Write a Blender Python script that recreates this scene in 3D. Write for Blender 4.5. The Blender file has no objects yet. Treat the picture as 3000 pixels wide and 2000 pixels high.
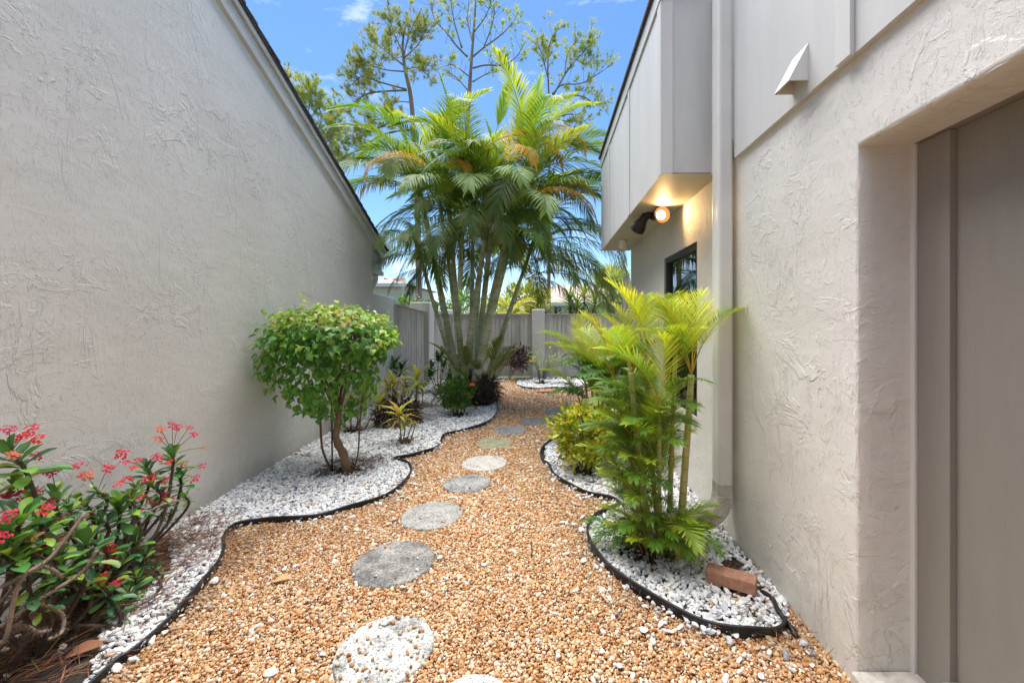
import bpy, math, random
import numpy as np
from mathutils import Vector, Matrix, Euler

R = math.radians
scene = bpy.context.scene
col = scene.collection

# ------------------------------------------------------------------ camera, sky, sun, exposure
CAM_H = 1.4
cam_data = bpy.data.cameras.new('camera')
cam_data.sensor_width = 36.0
cam_data.lens = 14.4
cam_data.shift_x = -100 / 3000
cam_data.shift_y = -57 / 3000
cam_data.clip_start = 0.05
cam_data.clip_end = 2000
cam = bpy.data.objects.new('camera', cam_data)
cam.location = (0, 0, CAM_H)
cam.rotation_euler = (R(90), 0, 0)
col.objects.link(cam)
scene.camera = cam

SUN_EL, SUN_AZ = 74, -28            # azimuth from +Y towards +X
world = bpy.data.worlds.new('World')
scene.world = world
world.use_nodes = True
wn, wl = world.node_tree.nodes, world.node_tree.links
wn.clear()
w_out = wn.new('ShaderNodeOutputWorld')
w_bg = wn.new('ShaderNodeBackground')
w_sky = wn.new('ShaderNodeTexSky')
w_sky.sky_type = 'NISHITA'
w_sky.sun_disc = False
w_sky.sun_elevation = R(SUN_EL)
w_sky.sun_rotation = R(SUN_AZ)
w_sky.altitude = 0
w_sky.air_density = 1.0
w_sky.dust_density = 0.3
w_sky.ozone_density = 5.0
# thin wisps of cloud all round the sky
w_tc = wn.new('ShaderNodeTexCoord')
w_map = wn.new('ShaderNodeMapping')
w_map.inputs['Scale'].default_value = (1.0, 1.0, 2.6)
w_map.inputs['Location'].default_value = (0.35, 0.1, 0.2)
w_noise = wn.new('ShaderNodeTexNoise')
w_noise.inputs['Scale'].default_value = 4.2
w_noise.inputs['Detail'].default_value = 7
w_noise.inputs['Roughness'].default_value = 0.62
w_noise.inputs['Distortion'].default_value = 0.25
w_ramp = wn.new('ShaderNodeValToRGB')
w_ramp.color_ramp.elements[0].position = 0.61
w_ramp.color_ramp.elements[1].position = 0.90
w_ramp.color_ramp.elements[0].color = (0, 0, 0, 1)
w_ramp.color_ramp.elements[1].color = (0.75, 0.75, 0.75, 1)
w_mix = wn.new('ShaderNodeMix')
w_mix.data_type = 'RGBA'
w_mix.inputs['B'].default_value = (9.5, 9.8, 10.4, 1)
wl.new(w_tc.outputs['Generated'], w_map.inputs['Vector'])
wl.new(w_map.outputs['Vector'], w_noise.inputs['Vector'])
wl.new(w_noise.outputs['Fac'], w_ramp.inputs['Fac'])
wl.new(w_ramp.outputs['Color'], w_mix.inputs['Factor'])
w_hs = wn.new('ShaderNodeHueSaturation')
w_hs.inputs['Saturation'].default_value = 1.13
wl.new(w_sky.outputs['Color'], w_hs.inputs['Color'])
wl.new(w_hs.outputs['Color'], w_mix.inputs['A'])
wl.new(w_mix.outputs['Result'], w_bg.inputs['Color'])
w_bg.inputs['Strength'].default_value = 0.058
wl.new(w_bg.outputs['Background'], w_out.inputs['Surface'])

sun_data = bpy.data.lights.new('sun', 'SUN')
sun_data.energy = 2.6
sun_data.angle = R(72)
sun_data.color = (1.0, 0.975, 0.94)
sun = bpy.data.objects.new('sun', sun_data)
sdir = Vector((math.sin(R(SUN_AZ)) * math.cos(R(SUN_EL)), math.cos(R(SUN_AZ)) * math.cos(R(SUN_EL)), math.sin(R(SUN_EL))))
sun.rotation_euler = sdir.to_track_quat('Z', 'Y').to_euler()
sun.location = (0, 0, 12)
col.objects.link(sun)

vs = scene.view_settings
vs.view_transform = 'Standard'
vs.look = 'None'
vs.exposure = 1.97
vs.gamma = 1.0
vs.use_curve_mapping = False
scene.cycles.max_bounces = 8
scene.cycles.diffuse_bounces = 5
scene.cycles.transparent_max_bounces = 8
scene.cycles.use_denoising = True

# ------------------------------------------------------------------ helpers
def P(px, py, Y):
    """point seen at photo pixel (3000 x 2000) standing at depth Y"""
    return Vector(((px - 1600) / 1200 * Y, Y, CAM_H - (py - 943) / 1200 * Y))

def G(px, py, z=0.0):
    Y = 1200 * (CAM_H - z) / (py - 943)
    return Vector(((px - 1600) / 1200 * Y, Y, z))

def XL(Y):                      # plane of the left house's wall
    return -2.51 - 0.08 * (Y - 2.65)

def s2l(r, g, b):
    f = lambda c: c / 12.92 if c <= 0.04045 else ((c + 0.055) / 1.055) ** 2.4
    return (f(r / 255), f(g / 255), f(b / 255))

def tag(o, label, cat, group=None):
    o['label'] = label
    o['category'] = cat
    if group:
        o['group'] = group
    return o

def empty(name, loc, label=None, cat=None, group=None):
    o = bpy.data.objects.new(name, None)
    o.location = loc
    o.empty_display_size = 0.1
    col.objects.link(o)
    if label:
        tag(o, label, cat, group)
    return o

class MB:
    def __init__(self):
        self.v, self.f, self.c, self.t = [], [], [], []
        self.mi = []
    def add(self, verts, faces, c=None, t=None, mi=0):
        b = len(self.v)
        self.v.extend([tuple(p) for p in verts])
        self.f.extend([tuple(i + b for i in f) for f in faces])
        self.mi.extend([mi] * len(faces))
        n = len(verts)
        if c is None: c = (1, 1, 1)
        if isinstance(c, (tuple, Vector)): self.c.extend([tuple(c)] * n)
        else: self.c.extend([tuple(x) for x in c])
        if t is None: self.t.extend([0.0] * n)
        elif isinstance(t, (int, float)): self.t.extend([float(t)] * n)
        else: self.t.extend(t)
    def box(self, x0, x1, y0, y1, z0, z1, c=None, mi=0):
        v = [(x0, y0, z0), (x1, y0, z0), (x1, y1, z0), (x0, y1, z0), (x0, y0, z1), (x1, y0, z1), (x1, y1, z1), (x0, y1, z1)]
        f = [(0, 3, 2, 1), (4, 5, 6, 7), (0, 1, 5, 4), (1, 2, 6, 5), (2, 3, 7, 6), (3, 0, 4, 7)]
        self.add(v, f, c, mi=mi)
    def hexa(self, bottom, top, c=None):
        """bottom and top: 4 points each, same order (counter-clockwise seen from above)"""
        v = list(bottom) + list(top)
        f = [(0, 3, 2, 1), (4, 5, 6, 7), (0, 1, 5, 4), (1, 2, 6, 5), (2, 3, 7, 6), (3, 0, 4, 7)]
        self.add(v, f, c)
    def tube(self, pts, radii, n=8, c=None, caps=True, cs=None):
        pts = [Vector(p) for p in pts]
        m = len(pts)
        if isinstance(radii, (int, float)): radii = [radii] * m
        verts, faces, ts, cc = [], [], [], []
        L = 0.0
        ref = Vector((0.31, 0.17, 0.93)).normalized()
        pu = None
        for i, p in enumerate(pts):
            if i: L += (pts[i] - pts[i - 1]).length
            d = (pts[min(i + 1, m - 1)] - pts[max(i - 1, 0)])
            if d.length < 1e-9: d = Vector((0, 0, 1))
            d.normalize()
            if pu is None:
                a = ref if abs(d.dot(ref)) < 0.9 else Vector((1, 0, 0))
                u = d.cross(a).normalized()
            else:
                u = (pu - d * pu.dot(d)).normalized()
            pu = u
            w = d.cross(u)
            for k in range(n):
                an = 2 * math.pi * k / n
                verts.append(p + (u * math.cos(an) + w * math.sin(an)) * radii[i])
                ts.append(L)
                cc.append(cs[i] if cs else (c or (1, 1, 1)))
        for i in range(m - 1):
            for k in range(n):
                a, b2 = i * n + k, i * n + (k + 1) % n
                faces.append((a, b2, b2 + n, a + n))
        if caps:
            faces.append(tuple(reversed(range(n))))
            faces.append(tuple((m - 1) * n + k for k in range(n)))
        self.add(verts, faces, cc, ts)
    def lathe(self, prof, center, n=24, axis='Z', c=None):
        """prof: list of (r, h)"""
        cx = Vector(center)
        verts, faces = [], []
        for r, h in prof:
            for k in range(n):
                a = 2 * math.pi * k / n
                if axis == 'Z': q = Vector((r * math.cos(a), r * math.sin(a), h))
                elif axis == 'Y': q = Vector((r * math.cos(a), -h, r * math.sin(a)))
                verts.append(cx + q)
        m = len(prof)
        for i in range(m - 1):
            for k in range(n):
                a, b = i * n + k, i * n + (k + 1) % n
                faces.append((a, b, b + n, a + n))
        faces.append(tuple(reversed(range(n))))
        faces.append(tuple((m - 1) * n + k for k in range(n)))
        self.add(verts, faces, c)
    def mesh(self, name, mats, smooth=False, off=(0, 0, 0)):
        me = bpy.data.meshes.new(name)
        ox, oy, oz = off
        me.from_pydata([(x - ox, y - oy, z - oz) for x, y, z in self.v], [], self.f)
        a = me.attributes.new('col', 'FLOAT_COLOR', 'POINT')
        arr = np.ones((len(self.v), 4), dtype=np.float32)
        if self.v: arr[:, :3] = np.array(self.c, dtype=np.float32)
        a.data.foreach_set('color', arr.ravel())
        if any(self.t):
            a = me.attributes.new('run', 'FLOAT', 'POINT')
            a.data.foreach_set('value', np.array(self.t, dtype=np.float32))
        if not isinstance(mats, (list, tuple)): mats = [mats]
        for m in mats: me.materials.append(m)
        if len(mats) > 1: me.polygons.foreach_set('material_index', np.array(self.mi, dtype=np.int32))
        if smooth: me.polygons.foreach_set('use_smooth', np.ones(len(self.f), dtype=bool))
        me.update()
        return me
    def build(self, name, mats, parent=None, smooth=False, bevel=0, label=None, kind=None):
        off = (0, 0, 0)
        base = Vector((0, 0, 0))
        if parent is not None:
            q = parent
            while q is not None:
                base += q.location
                q = q.parent
        me = self.mesh(name, mats, smooth, base)
        o = bpy.data.objects.new(name, me)
        col.objects.link(o)
        if parent is not None: o.parent = parent
        if bevel:
            md = o.modifiers.new('bevel', 'BEVEL')
            md.width = bevel
            md.segments = 2
            md.limit_method = 'ANGLE'
        if label: o['label'] = label
        if kind: o['kind'] = kind
        return o

def place(name, me, parent, M):
    """a part that shares mesh data; M is its world matrix, all parents unrotated"""
    o = bpy.data.objects.new(name, me)
    col.objects.link(o)
    base = Vector((0, 0, 0))
    q = parent
    while q is not None:
        base += q.location
        q = q.parent
    o.parent = parent
    o.matrix_basis = Matrix.Translation(-base) @ M
    return o

def frame(d, up=None, roll=0.0):
    """matrix whose +Y is d and whose +Z is near up"""
    d = Vector(d).normalized()
    up = Vector(up) if up is not None else Vector((0, 0, 1))
    x = d.cross(up)
    if x.length < 1e-4: x = d.cross(Vector((1, 0, 0.2)))
    x.normalize()
    z = x.cross(d).normalized()
    m = Matrix((x, d, z)).transposed().to_4x4()
    if roll: m = m @ Matrix.Rotation(roll, 4, 'Y')
    return m

# ------------------------------------------------------------------ materials
def newmat(name):
    m = bpy.data.materials.new(name)
    m.use_nodes = True
    n, l = m.node_tree.nodes, m.node_tree.links
    return m, n, l, n['Principled BSDF']

def N(nodes, t, **kw):
    x = nodes.new(t)
    for k, v in kw.items():
        if k in x.inputs: x.inputs[k].default_value = v
        else: setattr(x, k, v)
    return x

def ramp(nodes, stops, interp='LINEAR'):
    r = nodes.new('ShaderNodeValToRGB')
    cr = r.color_ramp
    cr.interpolation = interp
    while len(cr.elements) < len(stops): cr.elements.new(0.5)
    for e, (p, c) in zip(cr.elements, stops):
        e.position = p
        e.color = (c, c, c, 1) if isinstance(c, (int, float)) else (*c, 1)
    return r

def math_node(n, l, op, a, b=None, clamp=False):
    x = n.new('ShaderNodeMath')
    x.operation = op
    x.use_clamp = clamp
    for i, q in enumerate((a, b)):
        if q is None: continue
        if isinstance(q, (int, float)): x.inputs[i].default_value = q
        else: l.new(q, x.inputs[i])
    return x.outputs[0]

def mixcol(n, l, fac, a, b, blend='MIX'):
    x = n.new('ShaderNodeMix')
    x.data_type = 'RGBA'
    x.blend_type = blend
    for sock, q in (('Factor', fac), ('A', a), ('B', b)):
        if isinstance(q, (int, float)): x.inputs[sock].default_value = q
        elif isinstance(q, tuple): x.inputs[sock].default_value = (*q, 1) if len(q) == 3 else q
        else: l.new(q, x.inputs[sock])
    return x.outputs['Result']

def objcoord(n, l, scale=(1, 1, 1), rot=(0, 0, 0), loc=(0, 0, 0)):
    tc = n.new('ShaderNodeTexCoord')
    mp = n.new('ShaderNodeMapping')
    mp.inputs['Scale'].default_value = scale
    mp.inputs['Rotation'].default_value = rot
    mp.inputs['Location'].default_value = loc
    l.new(tc.outputs['Object'], mp.inputs['Vector'])
    return mp.outputs['Vector']

def stucco(name, color, relief=1.0, rotx=R(35), loc=(0, 0, 0)):
    """skip-trowel stucco: overlapping smears with sharp lips, sandy grain between"""
    m, n, l, b = newmat(name)
    base = objcoord(n, l, loc=loc)
    st = objcoord(n, l, scale=(1.0, 2.3, 1.0), rot=(rotx, 0, 0), loc=loc)
    st2 = objcoord(n, l, scale=(1.0, 1.0, 2.0), rot=(-rotx * 0.6, 0, 0), loc=(3.1 + loc[0], 1.7, 0.4))
    hs = []
    for vec, sc, th, amp in ((st, 1.5, 0.56, 1.0), (st2, 2.6, 0.59, 0.8), (st, 6.0, 0.585, 0.6), (st2, 11.0, 0.60, 0.42)):
        nz = N(n, 'ShaderNodeTexNoise', Scale=sc, Detail=6.0, Roughness=0.62, Distortion=0.8)
        l.new(vec, nz.inputs['Vector'])
        rp = ramp(n, [(th - 0.012, 0.0), (th + 0.012, 1.0), (min(th + 0.2, 1.0), 0.25)])
        l.new(nz.outputs['Fac'], rp.inputs['Fac'])
        hs.append(math_node(n, l, 'MULTIPLY', rp.outputs['Color'], amp))
    pm = N(n, 'ShaderNodeTexNoise', Scale=1.3, Detail=4.0)
    l.new(base, pm.inputs['Vector'])
    pr = ramp(n, [(0.40, 0.06), (0.62, 1.0)])
    l.new(pm.outputs['Fac'], pr.inputs['Fac'])
    h = math_node(n, l, 'ADD', math_node(n, l, 'ADD', hs[0], hs[1]), math_node(n, l, 'ADD', hs[2], hs[3]))
    h = math_node(n, l, 'MULTIPLY', h, pr.outputs['Color'])
    cr = N(n, 'ShaderNodeTexNoise', Scale=26.0, Detail=5.0, Roughness=0.7, Distortion=0.6)
    l.new(st, cr.inputs['Vector'])
    crr = ramp(n, [(0.54, 0.0), (0.68, 1.0)])
    l.new(cr.outputs['Fac'], crr.inputs['Fac'])
    h = math_node(n, l, 'ADD', h, math_node(n, l, 'MULTIPLY', crr.outputs['Color'], 0.30))
    gr = N(n, 'ShaderNodeTexNoise', Scale=150.0, Detail=3.0, Roughness=0.7)
    l.new(base, gr.inputs['Vector'])
    h = math_node(n, l, 'ADD', h, math_node(n, l, 'MULTIPLY', gr.outputs['Fac'], 0.30))
    un = N(n, 'ShaderNodeTexNoise', Scale=2.4, Detail=3.0, Roughness=0.55)
    l.new(st2, un.inputs['Vector'])
    h = math_node(n, l, 'ADD', h, math_node(n, l, 'MULTIPLY', un.outputs['Fac'], 2.2))
    bump = N(n, 'ShaderNodeBump', Strength=0.7 * relief, Distance=0.006)
    l.new(h, bump.inputs['Height'])
    l.new(bump.outputs['Normal'], b.inputs['Normal'])
    # faint weathering: blotches, and splash dirt low on the wall
    bl = N(n, 'ShaderNodeTexNoise', Scale=0.9, Detail=5.0, Roughness=0.6)
    l.new(base, bl.inputs['Vector'])
    br = ramp(n, [(0.35, tuple(c * k for c, k in zip(color, (0.90, 0.895, 0.88)))), (0.65, color)])
    l.new(bl.outputs['Fac'], br.inputs['Fac'])
    sp = n.new('ShaderNodeSeparateXYZ')
    l.new(base, sp.inputs[0])
    dn = N(n, 'ShaderNodeTexNoise', Scale=7.0, Detail=6.0, Roughness=0.7)
    l.new(base, dn.inputs['Vector'])
    low = N(n, 'ShaderNodeMapRange', **{'From Min': 0.32, 'From Max': 0.0, 'To Min': -0.25, 'To Max': 0.55})
    l.new(sp.outputs['Z'], low.inputs['Value'])
    low.clamp = False
    df = math_node(n, l, 'MULTIPLY', math_node(n, l, 'ADD', low.outputs[0], math_node(n, l, 'SUBTRACT', dn.outputs['Fac'], 0.5)), 0.8, clamp=True)
    c2 = mixcol(n, l, df, br.outputs['Color'], (0.30, 0.26, 0.21))
    l.new(c2, b.inputs['Base Color'])
    b.inputs['Roughness'].default_value = 0.62
    b.inputs['Specular IOR Level'].default_value = 0.35
    return m

def painted_wood(name, color, grain=1.0, along='Z', dirt=0.0, rough=0.55):
    m, n, l, b = newmat(name)
    sc = {'Z': (70, 70, 1.6), 'Y': (70, 1.6, 70), 'X': (1.6, 70, 70)}[along]
    v = objcoord(n, l, scale=sc)
    nz = N(n, 'ShaderNodeTexNoise', Scale=1.0, Detail=5.0, Roughness=0.65)
    l.new(v, nz.inputs['Vector'])
    bump = N(n, 'ShaderNodeBump', Strength=0.35 * grain, Distance=0.003)
    l.new(nz.outputs['Fac'], bump.inputs['Height'])
    l.new(bump.outputs['Normal'], b.inputs['Normal'])
    v2 = objcoord(n, l, scale=tuple(3.0 if s > 10 else 0.6 for s in sc))
    bl = N(n, 'ShaderNodeTexNoise', Scale=1.6, Detail=6.0, Roughness=0.65)
    l.new(v2, bl.inputs['Vector'])
    lo = tuple(c * (0.92 - 0.45 * dirt) for c in color)
    rp = ramp(n, [(0.36, lo), (0.6, color)])
    l.new(bl.outputs['Fac'], rp.inputs['Fac'])
    oi = n.new('ShaderNodeObjectInfo')
    rv = N(n, 'ShaderNodeMapRange', **{'To Min': 0.9, 'To Max': 1.06})
    l.new(oi.outputs['Random'], rv.inputs['Value'])
    c2 = mixcol(n, l, 1.0, rp.outputs['Color'], rv.outputs[0], 'MULTIPLY')
    l.new(c2, b.inputs['Base Color'])
    b.inputs['Roughness'].default_value = rough
    b.inputs['Specular IOR Level'].default_value = 0.35
    return m

def plain(name, color, rough=0.5, metallic=0.0, noise=0.08, nscale=8.0, bump=0.0, bscale=60.0, spec=0.4):
    m, n, l, b = newmat(name)
    v = objcoord(n, l)
    nz = N(n, 'ShaderNodeTexNoise', Scale=nscale, Detail=5.0, Roughness=0.6)
    l.new(v, nz.inputs['Vector'])
    rp = ramp(n, [(0.3, tuple(c * (1 - noise * 2) for c in color)), (0.7, tuple(min(1, c * (1 + noise)) for c in color))])
    l.new(nz.outputs['Fac'], rp.inputs['Fac'])
    l.new(rp.outputs['Color'], b.inputs['Base Color'])
    b.inputs['Roughness'].default_value = rough
    b.inputs['Metallic'].default_value = metallic
    b.inputs['Specular IOR Level'].default_value = spec
    if bump:
        n2 = N(n, 'ShaderNodeTexNoise', Scale=bscale, Detail=4.0, Roughness=0.7)
        l.new(v, n2.inputs['Vector'])
        bp = N(n, 'ShaderNodeBump', Strength=bump, Distance=0.004)
        l.new(n2.outputs['Fac'], bp.inputs['Height'])
        l.new(bp.outputs['Normal'], b.inputs['Normal'])
    return m

def leafmat(name, trans=0.35, rough=0.42, spec=0.45, gain=1.0):
    m, n, l, b = newmat(name)
    at = n.new('ShaderNodeAttribute')
    at.attribute_name = 'col'
    oi = n.new('ShaderNodeObjectInfo')
    hs = N(n, 'ShaderNodeHueSaturation', Saturation=1.0)
    vr = N(n, 'ShaderNodeMapRange', **{'To Min': 0.82 * gain, 'To Max': 1.18 * gain})
    hr = N(n, 'ShaderNodeMapRange', **{'To Min': 0.488, 'To Max': 0.512})
    l.new(oi.outputs['Random'], vr.inputs['Value'])
    l.new(oi.outputs['Random'], hr.inputs['Value'])
    l.new(vr.outputs[0], hs.inputs['Value'])
    l.new(hr.outputs[0], hs.inputs['Hue'])
    l.new(at.outputs['Color'], hs.inputs['Color'])
    l.new(hs.outputs['Color'], b.inputs['Base Color'])
    b.inputs['Roughness'].default_value = rough
    b.inputs['Specular IOR Level'].default_value = spec
    tr = n.new('ShaderNodeBsdfTranslucent')
    tcol = mixcol(n, l, 1.0, hs.outputs['Color'], (1.35, 1.25, 0.55), 'MULTIPLY')
    l.new(tcol, tr.inputs['Color'])
    mx = N(n, 'ShaderNodeMixShader')
    mx.inputs['Fac'].default_value = trans
    l.new(b.outputs['BSDF'], mx.inputs[1])
    l.new(tr.outputs['BSDF'], mx.inputs[2])
    l.new(mx.outputs['Shader'], n['Material Output'].inputs['Surface'])
    return m

def vertcol(name, rough=0.8, bump=0.0, bscale=40.0, spec=0.3):
    m, n, l, b = newmat(name)
    at = n.new('ShaderNodeAttribute')
    at.attribute_name = 'col'
    v = objcoord(n, l)
    nz = N(n, 'ShaderNodeTexNoise', Scale=bscale, Detail=5.0, Roughness=0.7)
    l.new(v, nz.inputs['Vector'])
    rp = ramp(n, [(0.3, 0.72), (0.7, 1.15)])
    l.new(nz.outputs['Fac'], rp.inputs['Fac'])
    c = mixcol(n, l, 1.0, at.outputs['Color'], rp.outputs['Color'], 'MULTIPLY')
    l.new(c, b.inputs['Base Color'])
    b.inputs['Roughness'].default_value = rough
    b.inputs['Specular IOR Level'].default_value = spec
    if bump:
        bp = N(n, 'ShaderNodeBump', Strength=bump, Distance=0.005)
        l.new(nz.outputs['Fac'], bp.inputs['Height'])
        l.new(bp.outputs['Normal'], b.inputs['Normal'])
    return m

def palm_stem_mat(name, green, grey, ringw=0.085):
    m, n, l, b = newmat(name)
    at = n.new('ShaderNodeAttribute')
    at.attribute_name = 'run'
    v = objcoord(n, l)
    nz = N(n, 'ShaderNodeTexNoise', Scale=5.0, Detail=6.0, Roughness=0.65)
    l.new(v, nz.inputs['Vector'])
    t = math_node(n, l, 'ADD', math_node(n, l, 'DIVIDE', at.outputs['Fac'], ringw), math_node(n, l, 'MULTIPLY', nz.outputs['Fac'], 0.25))
    fr = math_node(n, l, 'FRACT', t)
    rg = ramp(n, [(0.0, (0.50, 0.42, 0.30)), (0.05, (0.62, 0.55, 0.42)), (0.09, (1, 1, 1)), (1.0, (0.86, 0.92, 0.82))])
    l.new(fr, rg.inputs['Fac'])
    mixr = ramp(n, [(0.36, green), (0.62, grey)])
    l.new(nz.outputs['Fac'], mixr.inputs['Fac'])
    c = mixcol(n, l, 1.0, mixr.outputs['Color'], rg.outputs['Color'], 'MULTIPLY')
    at2 = n.new('ShaderNodeAttribute')
    at2.attribute_name = 'col'
    c = mixcol(n, l, 1.0, c, at2.outputs['Color'], 'MULTIPLY')
    l.new(c, b.inputs['Base Color'])
    b.inputs['Roughness'].default_value = 0.55
    bp = N(n, 'ShaderNodeBump', Strength=0.5, Distance=0.006)
    l.new(rg.outputs['Color'], bp.inputs['Height'])
    l.new(bp.outputs['Normal'], b.inputs['Normal'])
    return m

def concrete(name, color, patch, amount):
    m, n, l, b = newmat(name)
    v = objcoord(n, l)
    n1 = N(n, 'ShaderNodeTexNoise', Scale=7.0, Detail=9.0, Roughness=0.82)
    n2 = N(n, 'ShaderNodeTexNoise', Scale=90.0, Detail=3.0, Roughness=0.7)
    n3 = N(n, 'ShaderNodeTexNoise', Scale=30.0, Detail=4.0, Roughness=0.75)
    for q in (n1, n2, n3): l.new(v, q.inputs['Vector'])
    r1 = ramp(n, [(amount - 0.09, 1.0), (amount + 0.09, 0.0)])
    l.new(n1.outputs['Fac'], r1.inputs['Fac'])
    c = mixcol(n, l, r1.outputs['Color'], color, patch)
    r2 = ramp(n, [(0.38, 0.35), (0.48, 1.0), (0.66, 1.15)])
    l.new(n2.outputs['Fac'], r2.inputs['Fac'])
    c = mixcol(n, l, 1.0, c, r2.outputs['Color'], 'MULTIPLY')
    r3 = ramp(n, [(0.34, 0.6), (0.5, 1.0)])
    l.new(n3.outputs['Fac'], r3.inputs['Fac'])
    c = mixcol(n, l, 1.0, c, r3.outputs['Color'], 'MULTIPLY')
    l.new(c, b.inputs['Base Color'])
    b.inputs['Roughness'].default_value = 0.9
    bp = N(n, 'ShaderNodeBump', Strength=0.8, Distance=0.006)
    l.new(math_node(n, l, 'ADD', n2.outputs['Fac'], n3.outputs['Fac']), bp.inputs['Height'])
    l.new(bp.outputs['Normal'], b.inputs['Normal'])
    return m

WALL = s2l(219, 215, 207)
M = {}
M['stucco_left'] = stucco('stucco_left', WALL, 1.0, R(38))
M['stucco_right'] = stucco('stucco_right', WALL, 1.05, R(-30), (5.3, 2.2, 1.1))
M['stucco_post'] = stucco('stucco_post', s2l(204, 200, 192), 0.8, R(10))
M['siding'] = painted_wood('siding', s2l(208, 206, 201), 0.8)
M['trim'] = painted_wood('trim', s2l(211, 209, 203), 0.9)
M['trim_y'] = painted_wood('trim_y', s2l(210, 207, 200), 0.6, 'Y', 0.2)
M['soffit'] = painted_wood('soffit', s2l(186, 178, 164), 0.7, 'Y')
M['fence'] = painted_wood('fence', s2l(198, 192, 181), 1.0, 'Z', 0.5, 0.75)
M['fence_cap'] = painted_wood('fence_cap', s2l(180, 175, 164), 0.7, 'X', 0.4, 0.75)
M['taupe'] = painted_wood('taupe', s2l(142, 137, 128), 0.9, 'Z', 0.1)
M['downspout'] = plain('downspout', s2l(222, 219, 211), 0.34, 0.0, 0.05, 3.0)
M['elbow'] = plain('elbow', s2l(196, 188, 174), 0.4, 0.0, 0.14, 14)
M['black_plastic'] = plain('black_plastic', (0.018, 0.018, 0.021), 0.42, 0, 0.2, 20, 0.25, 30)
M['black_metal'] = plain('black_metal', (0.03, 0.03, 0.035), 0.4, 0, 0.1, 20)
M['dark_bronze'] = plain('dark_bronze', (0.035, 0.028, 0.025), 0.45, 0.3, 0.1, 20)
M['roof'] = plain('roof', (0.085, 0.072, 0.075), 0.9, 0, 0.2, 30, 0.8, 120)
M['tile_roof'] = plain('tile_roof', s2l(176, 154, 138), 0.85, 0, 0.1, 4)
M['cream'] = plain('cream', s2l(226, 214, 196), 0.8, 0, 0.04, 2)
M['white_paint'] = plain('white_paint', s2l(228, 226, 222), 0.6, 0, 0.04, 2)
M['brick'] = plain('brick', s2l(178, 130, 106), 0.9, 0, 0.16, 30, 0.9, 140)
M['marble'] = plain('marble', s2l(196, 188, 176), 0.6, 0, 0.25, 14, 0.3, 40)
M['soil'] = plain('soil', (0.042, 0.030, 0.021), 0.95, 0, 0.35, 18, 1.0, 60)
M['path_base'] = plain('path_base', s2l(150, 105, 66), 0.95, 0, 0.25, 40, 1.0, 90)
M['ground'] = plain('ground', (0.055, 0.075, 0.025), 0.95, 0, 0.3, 3, 0.8, 20)
M['leaf'] = leafmat('leaf', 0.33)
M['leaf_waxy'] = leafmat('leaf_waxy', 0.22, 0.33, 0.5)
M['frond'] = leafmat('frond', 0.42, 0.42, 0.4, 1.08)
M['petal'] = leafmat('petal', 0.25, 0.6, 0.2)
M['needles'] = leafmat('needles', 0.3, 0.55, 0.3)
M['bark'] = vertcol('bark', 0.9, 0.9, 45)
M['pine_bark'] = vertcol('pine_bark', 0.9, 1.0, 14)
M['thatch'] = vertcol('thatch', 0.95, 0.3, 60)
M['palm_stem'] = palm_stem_mat('palm_stem', s2l(158, 164, 116), s2l(206, 204, 182), 0.125)
M['young_stem'] = palm_stem_mat('young_stem', s2l(150, 156, 74), s2l(190, 178, 120), 0.07)
def glass():
    m, n, l, b = newmat('window_glass')
    b.inputs['Base Color'].default_value = (0.006, 0.007, 0.007, 1)
    b.inputs['Roughness'].default_value = 0.015
    b.inputs['Specular IOR Level'].default_value = 0.9
    b.inputs['Coat Weight'].default_value = 0.6
    b.inputs['Coat Roughness'].default_value = 0.0
    nz = N(n, 'ShaderNodeTexNoise', Scale=1.3, Detail=1.0)
    l.new(objcoord(n, l), nz.inputs['Vector'])
    bp = N(n, 'ShaderNodeBump', Strength=0.02, Distance=0.05)
    l.new(nz.outputs['Fac'], bp.inputs['Height'])
    l.new(bp.outputs['Normal'], b.inputs['Normal'])
    return m
M['glass'] = glass()
def bulb():
    m, n, l, b = newmat('lit_bulb')
    b.inputs['Base Color'].default_value = (0.9, 0.8, 0.6, 1)
    b.inputs['Emission Color'].default_value = (1.0, 0.74, 0.40, 1)
    b.inputs['Emission Strength'].default_value = 1.6
    return m
M['bulb'] = bulb()
M['reflector'] = plain('reflector', (0.30, 0.14, 0.035), 0.35, 0.0, 0.02, 5)

# ================================================================== THE SETTING
rng = random.Random(7)
nrg = np.random.default_rng(11)

def sheet(name, x0, x1, y0, y1, z, mat, nx=1, ny=1, amp=0.0):
    mb = MB()
    vs_, fs_ = [], []
    for j in range(ny + 1):
        for i in range(nx + 1):
            vs_.append((x0 + (x1 - x0) * i / nx, y0 + (y1 - y0) * j / ny, z + (rng.uniform(-amp, amp) if amp else 0)))
    for j in range(ny):
        for i in range(nx):
            a = j * (nx + 1) + i
            fs_.append((a, a + 1, a + nx + 2, a + nx + 1))
    mb.add(vs_, fs_)
    return mb.build(name, mat, kind='structure')

sheet('ground', -400, 400, -100, 900, -0.06, M['ground'])
sheet('path', -3.2, 1.30, -2.0, 10.3, -0.006, M['path_base'])

def smooth_curve(pts, n=8):
    """Catmull-Rom through the points"""
    pts = [Vector(p) for p in pts]
    out = []
    for i in range(len(pts) - 1):
        p0, p1, p2, p3 = pts[max(i - 1, 0)], pts[i], pts[i + 1], pts[min(i + 2, len(pts) - 1)]
        for k in range(n):
            t = k / n
            out.append(0.5 * ((2 * p1) + (p2 - p0) * t + (2 * p0 - 5 * p1 + 4 * p2 - p3) * t * t + (3 * p1 - p0 - 3 * p2 + p3) * t ** 3))
    out.append(pts[-1])
    return out

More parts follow.
